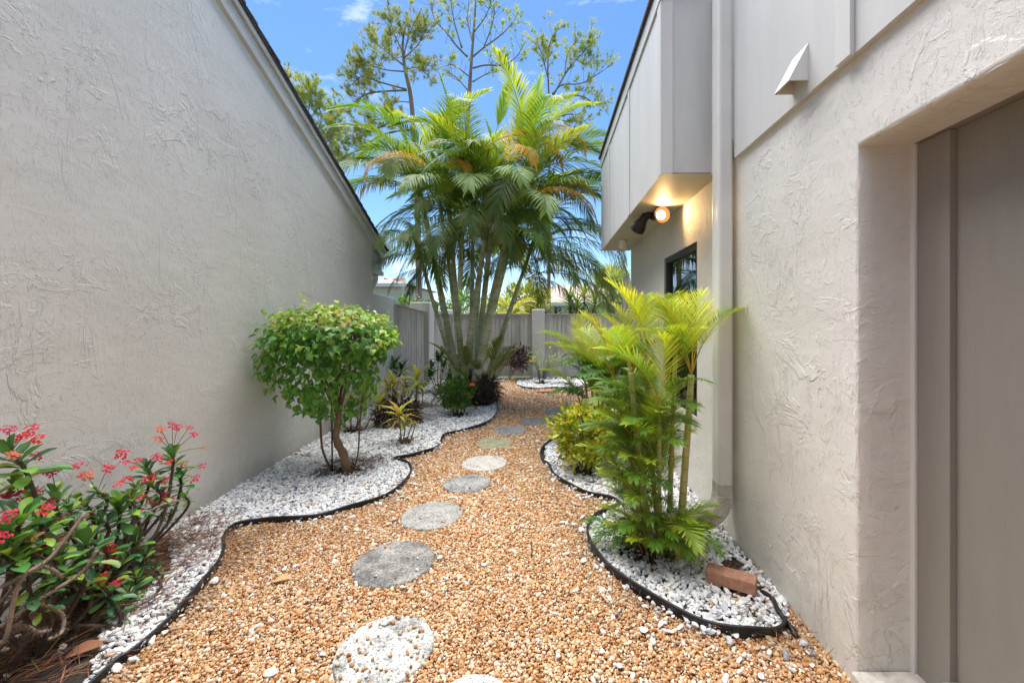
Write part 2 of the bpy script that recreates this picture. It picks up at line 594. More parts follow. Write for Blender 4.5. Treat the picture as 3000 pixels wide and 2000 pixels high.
D = 3000 / 2352
def gd(l): return [G(x * D, y * D, 0.03) for x, y in l]
left_edge = gd([(215, 1568), (300, 1500), (400, 1412), (470, 1332), (505, 1285), (515, 1255), (512, 1236), (527, 1214), (560, 1200),
                (610, 1194), (680, 1192), (740, 1182), (800, 1165), (860, 1146), (908, 1124), (936, 1098), (944, 1078), (934, 1063), (906, 1052),
                (950, 1044), (1000, 1028), (1012, 1013), (1022, 998), (1062, 988), (1104, 977), (1132, 960), (1143, 938), (1139, 920), (1125, 905), (1108, 896)])
left_edge = [Vector((-1.42, -0.6, 0.03)), Vector((-1.55, 0.6, 0.03))] + left_edge
left_curve = smooth_curve(left_edge)
right_near = smooth_curve([G(1806 * D, 1432 * D, 0.03)] + gd([(1796, 1447), (1755, 1453), (1690, 1449), (1600, 1424), (1500, 1376), (1420, 1321), (1371, 1275), (1351, 1236), (1353, 1206), (1377, 1180), (1424, 1160)]))
right_far = smooth_curve(gd([(1432, 1163), (1415, 1149), (1380, 1138), (1340, 1126), (1300, 1108), (1271, 1086), (1262, 1070), (1246, 1056), (1243, 1036), (1259, 1016), (1292, 1000), (1302, 975), (1296, 955), (1302, 925)]) + [Vector((0.30, 5.9, 0.03)), Vector((0.62, 6.3, 0.03)), Vector((1.18, 6.4, 0.03))])
back_curve = smooth_curve([Vector((-0.62, 9.95, 0.03))] + [G(x, y, 0.03) for x, y in ((1512, 1122), (1530, 1133), (1560, 1138), (1584, 1137), (1620, 1135), (1674, 1135))] + [Vector((1.3, 8.9, 0.03)), Vector((2.6, 9.0, 0.03))])

def edging(name, curve, label, top=0.045, kink=True):
    mb = MB()
    m = len(curve)
    th = 0.0055
    prof = [(-th, -0.05), (-th, top - 0.008), (-th * 1.5, top), (0, top + 0.006), (th * 1.5, top), (th, top - 0.008), (th, -0.05)]
    vv, ff = [], []
    ph = rng.uniform(0, 6)
    for i, p in enumerate(curve):
        d = curve[min(i + 1, m - 1)] - curve[max(i - 1, 0)]
        d.z = 0
        d.normalize()
        nn = Vector((d.y, -d.x, 0))
        wob = 0.005 * math.sin(i * 0.33 + ph) + 0.004 * math.sin(i * 0.11 + 2 * ph)
        for a, h in prof:
            vv.append(Vector((p.x, p.y, 0)) + nn * (a + wob * h * 3) + Vector((0, 0, h + (wob if h > 0 else 0))))
    k = len(prof)
    for i in range(m - 1):
        for j in range(k - 1):
            a = i * k + j
            ff.append((a, a + k, a + k + 1, a + 1))
    ff.append(tuple(range(k)))
    ff.append(tuple(reversed(range((m - 1) * k, m * k))))
    mb.add(vv, ff)
    b = curve[m // 2]
    o = mb.build(name, M['black_plastic'], smooth=True)
    return tag(o, label, 'edging', 'black plastic lawn edging strips')

edging('garden_edging', left_curve, 'long wavy black plastic edging along the white stone bed by the gable wall')
edging('garden_edging', right_near, 'curved black plastic edging round the white stones with the brick and young palm', 0.055)
edging('garden_edging', right_far, 'black plastic edging round the white stones below the yellow-leaved bush')
edging('garden_edging', back_curve, 'black plastic edging round the white stones in front of the back fence')

# ---- beds: soil sheets a few cm up, bounded by the edging
def bed(name, poly, z=0.018):
    mb = MB()
    mb.add([(p.x, p.y, z) for p in poly], [tuple(range(len(poly)))])
    o = mb.build(name, M['soil'], kind='structure')
    return o
poly_left = [Vector((XL(-0.6), -0.6, 0))] + left_curve + [Vector((-1.75, 7.6, 0)), Vector((-1.5, 8.8, 0)), Vector((-1.0, 9.6, 0)), Vector((-0.9, 10.2, 0)), Vector((-2.6, 10.2, 0)), Vector((XL(7.9), 7.9, 0))]
poly_right = list(right_near) + list(right_far) + [Vector((1.18, 2.0, 0))]
poly_back = list(back_curve) + [Vector((2.6, 10.2, 0)), Vector((-0.62, 10.2, 0))]
bed('left_bed_soil', poly_left)
bed('right_bed_soil', poly_right)
bed('back_bed_soil', poly_back)

def inside(poly, pts):
    """vectorised point in polygon"""
    x, y = pts[:, 0], pts[:, 1]
    px = np.array([p.x for p in poly]); py = np.array([p.y for p in poly])
    res = np.zeros(len(pts), dtype=bool)
    j = len(poly) - 1
    for i in range(len(poly)):
        if py[i] != py[j]:
            c = ((py[i] > y) != (py[j] > y)) & (x < (px[j] - px[i]) * (y - py[i]) / (py[j] - py[i]) + px[i])
            res ^= c
        j = i
    return res

# ---- stepping stones
stones = []
def stepping_stone(cx, cy, w, h, color, patch, amount, label, rot=0.0, z=0.022):
    g = G(cx * D, cy * D, z)
    r = w * D / 1200 * g.y / 2
    mb = MB()
    n = 40
    rr = random.Random(int(cx))
    jag = [1 + rr.uniform(-0.018, 0.018) for _ in range(n)]
    vv, ff = [], []
    prof = [(1.0, -0.06), (1.0, -0.012), (0.985, -0.003), (0.955, 0.0), (0.5, 0.0015), (0.02, 0.002)]
    for k, (q, hh) in enumerate(prof):
        for i in range(n):
            a = 2 * math.pi * i / n
            vv.append((g.x + r * q * jag[i] * math.cos(a), g.y + r * q * jag[i] * math.sin(a), z + hh))
    for k in range(len(prof) - 1):
        for i in range(n):
            a, b = k * n + i, k * n + (i + 1) % n
            ff.append((a, b, b + n, a + n))
    ff.append(tuple((len(prof) - 1) * n + i for i in range(n)))
    mb.add(vv, ff)
    mat = concrete('concrete_%d' % len(stones), color, patch, amount)
    o = mb.build('stepping_stone', mat, smooth=True)
    tag(o, label, 'stepping stone', 'round concrete stepping stones along the gravel path')
    stones.append((g.x, g.y, r))
G1, G2, G3 = s2l(205, 203, 196), s2l(150, 148, 142), s2l(108, 106, 102)
stepping_stone(1085, 1618, 176, 150, G1, G2, 0.42, 'pale stepping stone next before the one strewn with pebbles')
stepping_stone(884, 1486, 218, 180, G1, G3, 0.45, 'whitish mottled stepping stone with loose pebbles scattered on it')
stepping_stone(905, 1288, 182, 105, s2l(168, 163, 155), G3, 0.52, 'darkest grey blotchy stepping stone, next after the pebble-strewn one')
stepping_stone(993, 1180, 138, 67, s2l(180, 176, 168), G2, 0.5, 'light grey stepping stone between the blotchy dark one and the path bend by the shrub')
stepping_stone(1073, 1108, 108, 42, s2l(172, 170, 166), G3, 0.46, 'speckled mid-grey stepping stone level with the tip of the shrub bed')
stepping_stone(1113, 1061, 104, 34, s2l(205, 198, 186), G2, 0.40, 'pale cream stepping stone level with the yellow-leaved bush')
stepping_stone(1136, 1016, 86, 25, s2l(170, 166, 136), s2l(140, 140, 100), 0.5, 'olive-tinted mossy stepping stone')
stepping_stone(1171, 986, 76, 20, s2l(150, 150, 146), G3, 0.45, 'smooth grey stepping stone next after the olive-tinted one')
stepping_stone(1226, 967, 72, 22, s2l(136, 136, 134), G3, 0.5, 'dark grey stepping stone second last before the far turn')
stepping_stone(1284, 945, 66, 20, s2l(140, 140, 138), G3, 0.5, 'grey stepping stone half hidden behind the yellow-leaved bush')

# ---- gravel: points here, stones instanced on them by geometry nodes
def gravel_tree(name, mat, nvar, squash, rough, flat, seed):
    ng = bpy.data.node_groups.new(name, 'GeometryNodeTree')
    ng.interface.new_socket('Geometry', in_out='INPUT', socket_type='NodeSocketGeometry')
    ng.interface.new_socket('Geometry', in_out='OUTPUT', socket_type='NodeSocketGeometry')
    n, l = ng.nodes, ng.links
    gi, go = n.new('NodeGroupInput'), n.new('NodeGroupOutput')
    jn = n.new('GeometryNodeJoinGeometry')
    rr = random.Random(seed)
    g2i = n.new('GeometryNodeGeometryToInstance')
    for k in range(nvar):
        ic = n.new('GeometryNodeMeshIcoSphere')
        ic.inputs['Radius'].default_value = 0.5
        ic.inputs['Subdivisions'].default_value = 2
        sp = n.new('GeometryNodeSetPosition')
        nz = n.new('ShaderNodeTexNoise')
        nz.noise_dimensions = '4D'
        nz.inputs['W'].default_value = k * 3.7 + seed
        nz.inputs['Scale'].default_value = 1.7
        nz.inputs['Detail'].default_value = 1.0
        sub = n.new('ShaderNodeVectorMath'); sub.operation = 'SUBTRACT'; sub.inputs[1].default_value = (0.5, 0.5, 0.5)
        scl = n.new('ShaderNodeVectorMath'); scl.operation = 'SCALE'; scl.inputs['Scale'].default_value = rough
        l.new(nz.outputs['Color'], sub.inputs[0])
        l.new(sub.outputs[0], scl.inputs[0])
        l.new(scl.outputs[0], sp.inputs['Offset'])
        l.new(ic.outputs['Mesh'], sp.inputs['Geometry'])
        tr = n.new('GeometryNodeTransform')
        tr.inputs['Scale'].default_value = (rr.uniform(1.0, 1.45), rr.uniform(0.75, 1.0), squash * rr.uniform(0.8, 1.2))
        l.new(sp.outputs['Geometry'], tr.inputs['Geometry'])
        ss = n.new('GeometryNodeSetShadeSmooth')
        ss.inputs['Shade Smooth'].default_value = not flat
        l.new(tr.outputs['Geometry'], ss.inputs['Geometry'])
        sm = n.new('GeometryNodeSetMaterial')
        sm.inputs['Material'].default_value = mat
        l.new(ss.outputs['Geometry'], sm.inputs['Geometry'])
        l.new(sm.outputs['Geometry'], g2i.inputs['Geometry'])
    iop = n.new('GeometryNodeInstanceOnPoints')
    iop.inputs['Pick Instance'].default_value = True
    l.new(gi.outputs[0], iop.inputs['Points'])
    l.new(g2i.outputs[0], iop.inputs['Instance'])
    for nm, dt, sock in (('rot', 'FLOAT_VECTOR', 'Rotation'), ('size', 'FLOAT', 'Scale'), ('kind', 'INT', 'Instance Index')):
        na = n.new('GeometryNodeInputNamedAttribute')
        na.data_type = dt
        na.inputs['Name'].default_value = nm
        src = na.outputs['Attribute']
        if nm == 'rot':
            er = n.new('FunctionNodeEulerToRotation')
            l.new(src, er.inputs[0])
            src = er.outputs[0]
        l.new(src, iop.inputs[sock])
    l.new(iop.outputs['Instances'], go.inputs[0])
    return ng

def pebble_mat(name, rough, stain):
    m, n, l, b = newmat(name)
    at = n.new('ShaderNodeAttribute')
    at.attribute_type = 'INSTANCER'
    at.attribute_name = 'tint'
    tc = n.new('ShaderNodeTexCoord')
    nz = N(n, 'ShaderNodeTexNoise', Scale=2.2, Detail=4.0, Roughness=0.6)
    l.new(tc.outputs['Object'], nz.inputs['Vector'])
    rp = ramp(n, [(0.3, 1 - stain), (0.65, 1.06)])
    l.new(nz.outputs['Fac'], rp.inputs['Fac'])
    c = mixcol(n, l, 1.0, at.outputs['Color'], rp.outputs['Color'], 'MULTIPLY')
    l.new(c, b.inputs['Base Color'])
    b.inputs['Roughness'].default_value = rough
    b.inputs['Specular IOR Level'].default_value = 0.35
    return m
M['pebble'] = pebble_mat('pebble', 0.6, 0.25)
M['white_chip'] = pebble_mat('white_chip', 0.65, 0.16)
NG_PEB = gravel_tree('pebble_scatter', M['pebble'], 8, 0.72, 0.45, False, 3)
NG_CHIP = gravel_tree('chip_scatter', M['white_chip'], 9, 0.52, 0.75, True, 9)

def scatter(name, pts, sizes, tints, ng, nvar, tilt):
    me = bpy.data.meshes.new(name)
    me.vertices.add(len(pts))
    me.vertices.foreach_set('co', pts.astype(np.float32).ravel())
    k = len(pts)
    rot = np.stack([nrg.normal(0, tilt, k), nrg.normal(0, tilt, k), nrg.uniform(0, 6.283, k)], 1).astype(np.float32)
    a = me.attributes.new('rot', 'FLOAT_VECTOR', 'POINT'); a.data.foreach_set('vector', rot.ravel())
    a = me.attributes.new('size', 'FLOAT', 'POINT'); a.data.foreach_set('value', sizes.astype(np.float32))
    a = me.attributes.new('kind', 'INT', 'POINT'); a.data.foreach_set('value', nrg.integers(0, nvar, k).astype(np.int32))
    a = me.attributes.new('tint', 'FLOAT_COLOR', 'POINT')
    a.data.foreach_set('color', np.concatenate([tints, np.ones((k, 1))], 1).astype(np.float32).ravel())
    me.update()
    o = bpy.data.objects.new(name, me)
    col.objects.link(o)
    md = o.modifiers.new('stones', 'NODES')
    md.node_group = ng
    o['kind'] = 'stuff'
    return o

def jgrid(x0, x1, y0, y1, s):
    xs, ys = np.arange(x0, x1, s), np.arange(y0, y1, s * 0.9)
    gx, gy = np.meshgrid(xs, ys)
    gx = gx + (np.arange(len(ys)) % 2)[:, None] * s * 0.5
    p = np.stack([gx.ravel(), gy.ravel()], 1)
    return p + nrg.uniform(-0.38, 0.38, p.shape) * s

def palette(cols, weights, k, jit=0.1):
    cols = np.array(cols)
    idx = nrg.choice(len(cols), k, p=np.array(weights) / sum(weights))
    t = cols[idx] * nrg.uniform(1 - jit, 1 + jit, (k, 1))
    return np.clip(t, 0, 0.95)

clumps = []            # (x, y, r): bare soil round stems, filled by hand below
clumps += [(-1.86, 3.81, 0.17), (-1.64, 4.75, 0.16), (-1.34, 6.1, 0.24), (0.62, 2.52, 0.20), (0.37, 3.81, 0.17), (-0.10, 9.25, 0.25), (-1.2, 7.2, 0.45), (1.02, 2.15, 0.13), (1.05, 2.3, 0.10), (-2.45, 5.2, 0.18)]

ORANGE = [s2l(200, 150, 98), s2l(180, 122, 74), s2l(212, 178, 136), s2l(226, 210, 186), s2l(142, 98, 64), s2l(188, 156, 120), s2l(226, 222, 214)]
OW = [28, 14, 26, 13, 6, 16, 4]
def path_points():
    out = []
    for (x0, x1, y0, y1, s) in ((-2.3, 1.25, 1.0, 2.8, 0.0118), (-2.4, 1.25, 2.8, 4.4, 0.0135), (-2.4, 1.25, 4.4, 6.4, 0.0165), (-2.0, 2.4, 6.4, 10.2, 0.021)):
        for layer in (0, 1):
            p = jgrid(x0, x1, y0, y1, s)
            if layer == 1: p = p[nrg.random(len(p)) < 0.45]
            k = (~inside(poly_left, p)) & (~inside(poly_right, p)) & (~inside(poly_back, p)) & (p[:, 0] < 1.19 + 3 * (p[:, 1] > 5.8))
            for (sx, sy, r) in stones:
                dd = np.hypot(p[:, 0] - sx, p[:, 1] - sy)
                k &= (dd > r * 0.985 + np.where(nrg.random(len(p)) < 0.25, -0.035, 0.0) + nrg.uniform(-0.014, 0.010, len(p)))
            p = p[k]
            size = s * np.clip(nrg.lognormal(0.02, 0.30, len(p)), 0.5, 2.1)
            z = 0.003 + layer * s * 0.55 + nrg.uniform(-0.002, 0.003, len(p)) + 0.006 * np.sin(p[:, 0] * 5.1 + 1) * np.sin(p[:, 1] * 3.7)
            out.append((np.column_stack([p, z]), size))
    # strays lying on the stepping stones
    for (sx, sy, r), cnt in zip(stones, (16, 60, 8, 5, 3, 2, 2, 2, 1, 0)):
        a = nrg.uniform(0, 6.28, cnt); q = r * np.sqrt(nrg.uniform(0.02, 0.95, cnt))
        out.append((np.column_stack([sx + q * np.cos(a), sy + q * np.sin(a), np.full(cnt, 0.029)]), nrg.uniform(0.010, 0.019, cnt)))
    return np.concatenate([a for a, _ in out]), np.concatenate([b for _, b in out])
pp, ps = path_points()
tints = palette(ORANGE, OW, len(pp), 0.14)
lowf = 0.5 + 0.5 * np.sin(pp[:, 0] * 2.3 + 0.7 * np.sin(pp[:, 1] * 1.9)) * np.sin(pp[:, 1] * 1.3 + 0.5)
tints *= (0.88 + 0.17 * lowf)[:, None]
# grimy patches: by the edging and here and there on the path
grime = np.zeros(len(pp))
for cv, w_ in ((left_curve, 0.10), (right_near, 0.07), (right_far, 0.08)):
    cxy = np.array([[q.x, q.y] for q in cv[::2]])
    dmin = np.min(np.hypot(pp[:, None, 0] - cxy[None, :, 0], pp[:, None, 1] - cxy[None, :, 1]), axis=1)
    grime = np.maximum(grime, np.exp(-(dmin / w_) ** 2))
wob = np.sin(pp[:, 0] * 7.3 + 2 * np.sin(pp[:, 1] * 5.1)) * np.sin(pp[:, 1] * 6.1 + 1.7 * np.sin(pp[:, 0] * 4.3))
grime = np.clip(grime * (0.25 + 0.9 * np.clip(wob, 0, 1)) + 0.5 * np.clip(wob - 0.72, 0, 1), 0, 1)
tints *= (1 - 0.5 * grime * nrg.uniform(0.3, 1.0, len(pp)))[:, None]
scatter('gravel', pp, ps, tints, NG_PEB, 8, 0.5)

WHITE = [s2l(236, 233, 228), s2l(222, 221, 220), s2l(196, 197, 200), s2l(240, 236, 228), s2l(150, 152, 158), s2l(196, 164, 130)]
WW = [32, 30, 18, 12, 8, 4]
def chip_points(poly, bounds, s, y_lo, y_hi):
    x0, x1 = bounds
    out = []
    for layer in (0, 1):
        p = jgrid(x0, x1, y_lo, y_hi, s)
        if layer: p = p[nrg.random(len(p)) < 0.42]
        k = inside(poly, p)
        p = p[k]
        keep = np.ones(len(p), dtype=bool)
        for (cx, cy, r) in clumps:
            dd = np.hypot(p[:, 0] - cx, p[:, 1] - cy)
            keep &= ~((dd < r) & (nrg.random(len(p)) < 1.05 - 0.75 * (dd / r) ** 2))
        # mulch ground under the crown-of-thorns and the fence corner
        m1 = (p[:, 0] < -1.86 - 0.48 * (p[:, 1] - 1.65) + 0.06 * np.sin(p[:, 1] * 9)) & (p[:, 1] < 2.62)
        keep &= ~(m1 & (nrg.random(len(p)) < 0.95))
        m2 = (p[:, 1] > 7.7) & (p[:, 0] < -0.7) & (p[:, 1] < 9.9)
        keep &= ~(m2 & (nrg.random(len(p)) < 0.7))
        m3 = (p[:, 1] > 9.75)
        keep &= ~(m3 & (nrg.random(len(p)) < 0.85))
        p = p[keep]
        size = s * nrg.uniform(0.7, 1.45, len(p)) * np.where(nrg.random(len(p)) < 0.08, 1.35, 1.0)
        z = 0.022 + layer * s * 0.33 + nrg.uniform(-0.002, 0.004, len(p))
        out.append((np.column_stack([p, z]), size))
    return out
cp = chip_points(poly_left, (-3.0, -0.5), 0.0215, -0.4, 4.2) + chip_points(poly_left, (-3.0, -0.5), 0.027, 4.2, 10.1)
cp += chip_points(poly_right, (0.0, 1.2), 0.0225, 1.6, 3.4) + chip_points(poly_right, (0.0, 1.2), 0.030, 3.4, 6.4) + chip_points(poly_back, (-0.8, 2.5), 0.034, 8.5, 10.2)
# strays that have spilled over the edging on to the path
sp_n = 520
spill = []
for cv in (left_curve, right_near, right_far):
    for _ in range(sp_n // 3):
        q = cv[rng.randrange(len(cv))]
        d = abs(rng.gauss(0, 0.16)) + 0.02
        a = rng.uniform(0, 6.28)
        spill.append((q.x + d * math.cos(a), q.y + d * math.sin(a)))
for _ in range(130):
    spill.append((rng.uniform(-1.6, 0.9), rng.uniform(1.0, 5.5)))
spill = np.array(spill)
spill = spill[(~inside(poly_left, spill)) & (~inside(poly_right, spill)) & (spill[:, 0] > -1.8) & (spill[:, 0] < 1.15)]
for (sx, sy, r) in stones:
    spill = spill[np.hypot(spill[:, 0] - sx, spill[:, 1] - sy) > r + 0.015]
cp.append((np.column_stack([spill, np.full(len(spill), 0.018)]), nrg.uniform(0.016, 0.036, len(spill))))
# a fat pebble on the pebble-strewn stepping stone, a few big ones beside the edging
bigp = np.array([[*G(1135, 1822, 0.03)], [*G(338, 1955, 0.02)], [*G(352, 1905, 0.02)], [*G(628, 1700, 0.02)], [*G(790, 1968, 0.02)]])
cp.append((bigp, np.array([0.034, 0.046, 0.036, 0.04, 0.04])))
cpts = np.concatenate([a for a, _ in cp]); csz = np.concatenate([b for _, b in cp])
ct = palette(WHITE, WW, len(cpts), 0.07)
scatter('white_gravel', cpts, csz, ct, NG_CHIP, 9, 0.42)
# ---- pine straw and leaf litter on the bare soil
def litter(name, regions, n, cols, L, W):
    mb = MB()
    for _ in range(n):
        x0, x1, y0, y1 = rng.choice(regions)
        x, y = rng.uniform(x0, x1), rng.uniform(y0, y1)
        if x < XL(y) + 0.03 or x > 1.17: continue
        a = rng.uniform(0, math.pi)
        ll = L * rng.uniform(0.5, 1.2)
        z = 0.024 + abs(rng.gauss(0, 0.016))
        d = Vector((math.cos(a), math.sin(a), rng.uniform(-0.1, 0.1))) * ll
        s = Vector((-math.sin(a), math.cos(a), 0.3)) * W
        p = Vector((x, y, z))
        mid = p + d * 0.5 + Vector((rng.gauss(0, .01), rng.gauss(0, .01), 0.008))
        c = rng.choice(cols)
        c = tuple(q * rng.uniform(0.6, 1.3) for q in c)
        mb.add([p, p + s, mid + s, mid, p + d], [(0, 1, 2, 3), (3, 2, 4)], c)
    o = mb.build(name, M['thatch'], kind='stuff')
    return o
litter('pine_straw', [(-2.5, -1.75, 1.0, 2.7), (-2.5, -2.0, 1.2, 2.6), (-2.6, -2.2, 1.4, 2.9)], 3400, [s2l(120, 84, 58), s2l(96, 66, 46), s2l(150, 112, 78), s2l(74, 52, 40)], 0.16, 0.0022)
litter('pine_straw', [(0.9, 1.17, 1.65, 2.3), (0.5, 0.85, 2.2, 2.75)], 420, [s2l(120, 80, 54), s2l(90, 62, 44), s2l(150, 110, 74)], 0.11, 0.002)
litter('pine_straw', [(-2.6, -0.9, 6.4, 9.9), (-2.1, -1.6, 3.6, 4.1), (-0.7, 2.0, 9.7, 10.1)], 1800, [s2l(110, 78, 54), s2l(80, 56, 40), s2l(60, 44, 34)], 0.14, 0.003)

litter('path_debris', [(-1.6, 1.15, 1.0, 4.0), (-1.4, 1.1, 1.0, 6.5), (-0.6, 0.5, 6.0, 9.5)], 420, [s2l(120, 84, 54), s2l(150, 112, 70), s2l(90, 62, 42), s2l(110, 120, 50)], 0.05, 0.0022)
litter('path_debris', [(-1.6, 1.15, 1.0, 4.0), (-1.0, 0.6, 2.0, 6.5)], 130, [s2l(160, 112, 66), s2l(190, 150, 96), s2l(110, 76, 48)], 0.024, 0.009)

# ================================================================== BUILDINGS, WALLS, FENCES
# ---- left house: gable wall with a raking roof edge
LH = empty('gable_house', (XL(3.0), 3.0, 0), 'pale stucco house with bare gable wall and sloping dark roof edge', 'house')
YC = 6.676                                     # far corner
nl = Vector((1, 0.08, 0)).normalized()         # outward normal of the wall
dl = Vector((-0.08, 1, 0)).normalized()        # along the wall, away from the camera
def zr(Y): return 3.88 - 0.351 * (Y - 3.16)    # underside of the rake
def WL(Y, z, out=0.0):
    return Vector((XL(Y), Y, z)) + nl * out
mb = MB()
mb.add([WL(-2, -0.1), WL(YC, -0.1), WL(YC, zr(YC) + 0.1), WL(-2, zr(-2) + 0.1),
        WL(-2, -0.1, -4), WL(YC, -0.1, -4), WL(YC, zr(YC) + 0.1, -4), WL(-2, zr(-2) + 0.1, -4)],
       [(0, 1, 2, 3), (1, 5, 6, 2), (4, 7, 6, 5), (0, 3, 7, 4)])
mb.build('wall', M['stucco_left'], LH)
def rake(y0, y1, zo0, zo1, o0, o1, name, mat, bevel=0.004):
    m_ = MB()
    m_.hexa([WL(y0, zr(y0) + zo0, o0), WL(y0, zr(y0) + zo0, o1), WL(y1, zr(y1) + zo0, o1), WL(y1, zr(y1) + zo0, o0)],
            [WL(y0, zr(y0) + zo1, o0), WL(y0, zr(y0) + zo1, o1), WL(y1, zr(y1) + zo1, o1), WL(y1, zr(y1) + zo1, o0)])
    return m_.build(name, mat, LH, bevel=bevel)
YE = 7.22                                       # eave tip
rake(-2, YE, 0.0, 0.175, -0.02, 0.035, 'rake_board', M['trim_y'])
rake(-2, YE, 0.135, 0.188, 0.038, 0.062, 'rake_trim', M['trim_y'])
rf = rake(-2, YE + 0.03, 0.19, 0.215, -4.0, 0.075, 'roof', M['roof'])
# shingle courses along the rake, each overlapping the one below
k = 0
y = -1.9
while y < YE:
    m_ = MB()
    lift = 0.018
    y1 = min(y + 0.17, YE + 0.05)
    jut = 0.084 + rng.uniform(-0.004, 0.006)
    m_.hexa([WL(y, zr(y) + 0.217, -1.0), WL(y, zr(y) + 0.217, jut), WL(y1, zr(y1) + 0.217, jut), WL(y1, zr(y1) + 0.217, -1.0)],
            [WL(y, zr(y) + 0.226, -1.0), WL(y, zr(y) + 0.226, jut), WL(y1, zr(y1) + 0.226 + lift, jut), WL(y1, zr(y1) + 0.226 + lift, -1.0)])
    m_.build('shingle', M['roof'], rf)
    y += 0.165
# boxed eave return at the far corner
mb = MB()
zb = 2.28
pts = [(YC + 0.004, zb), (YE - 0.03, zb), (YE - 0.03, zr(YE - 0.03) - 0.003), (YC + 0.004, zr(YC + 0.004) - 0.003)]
front = [WL(y_, z_, -0.012) for y_, z_ in pts]
back = [WL(y_, z_, -3.9) for y_, z_ in pts]
mb.add(front + back, [(0, 1, 2, 3), (7, 6, 5, 4), (0, 4, 5, 1), (1, 5, 6, 2), (2, 6, 7, 3), (3, 7, 4, 0)])
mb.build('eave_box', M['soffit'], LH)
mb = MB()
mb.hexa([WL(YC + 0.004, zb - 0.075, -0.2), WL(YC + 0.004, zb - 0.075, 0.02), WL(YE - 0.02, zb - 0.075, 0.02), WL(YE - 0.02, zb - 0.075, -0.2)],
        [WL(YC + 0.004, zb - 0.003, -0.2), WL(YC + 0.004, zb - 0.003, 0.02), WL(YE - 0.02, zb - 0.003, 0.02), WL(YE - 0.02, zb - 0.003, -0.2)])
mb.build('eave_trim', M['trim_y'], LH, bevel=0.004)
mb = MB()
gx = [WL(YE + 0.0, zr(YE) + 0.03, -3.9), WL(YE + 0.0, zr(YE) + 0.03, 0.02)]
mb.hexa([WL(YE + 0.005, zr(YE) + 0.0, -3.9), WL(YE + 0.005, zr(YE) + 0.0, 0.01), WL(YE + 0.10, zr(YE) + 0.0, 0.01), WL(YE + 0.10, zr(YE) + 0.0, -3.9)],
        [WL(YE + 0.005, zr(YE) + 0.115, -3.9), WL(YE + 0.005, zr(YE) + 0.115, 0.01), WL(YE + 0.12, zr(YE) + 0.115, 0.01), WL(YE + 0.12, zr(YE) + 0.115, -3.9)])
mb.build('gutter', M['downspout'], LH, bevel=0.006)
# S-shaped downspout tucked under the eave box
mb = MB()
c0 = WL(YE - 0.22, zb - 0.08, -0.06)
c1 = WL(YE - 0.22, zb - 0.17, -0.06)
c2 = WL(YC + 0.10, zb - 0.36, -0.06)
c3 = WL(YC + 0.09, zb - 0.50, -0.06)
c4 = WL(YC + 0.09, 0.05, -0.06)
mb.tube(smooth_curve([c0, c1, c2, c3], 5) + [c4], 0.046, 10)
mb.build('eave_downspout', M['downspout'], LH, smooth=True)

# ---- low wing wall continuing the gable wall
def post(name, x0, x1, y0, y1, top, label, grp='stucco fence pillars'):
    m_ = MB()
    b_ = 0.02
    m_.box(x0, x1, y0, y1, -0.1, top)
    o = m_.build(name, M['stucco_post'], bevel=b_)
    return tag(o, label, 'pillar', grp)
mb = MB()
mb.hexa([WL(YC + 0.003, -0.1, -0.3), WL(YC + 0.003, -0.1, -0.002), WL(7.9, -0.1, -0.002), WL(7.9, -0.1, -0.3)],
        [WL(YC + 0.003, 1.87, -0.3), WL(YC + 0.003, 1.87, -0.002), WL(7.9, 1.87, -0.002), WL(7.9, 1.87, -0.3)])
tag(mb.build('wing_wall', M['stucco_left'], bevel=0.02), 'low stucco wing wall joining the gable house to the plank fence', 'wall')
post('fence_pillar', -2.97, -2.54, 8.9, 9.33, 1.83, 'square stucco pillar between the two side panels of plank fence')
post('fence_pillar', -2.72, -2.28, 10.14, 10.5, 1.70, 'stucco corner pillar behind the tall palm stems')
post('fence_pillar', -0.35, -0.034, 10.1, 10.4, 1.715, 'stucco pillar behind the yellow-flowered shrub at the back fence')

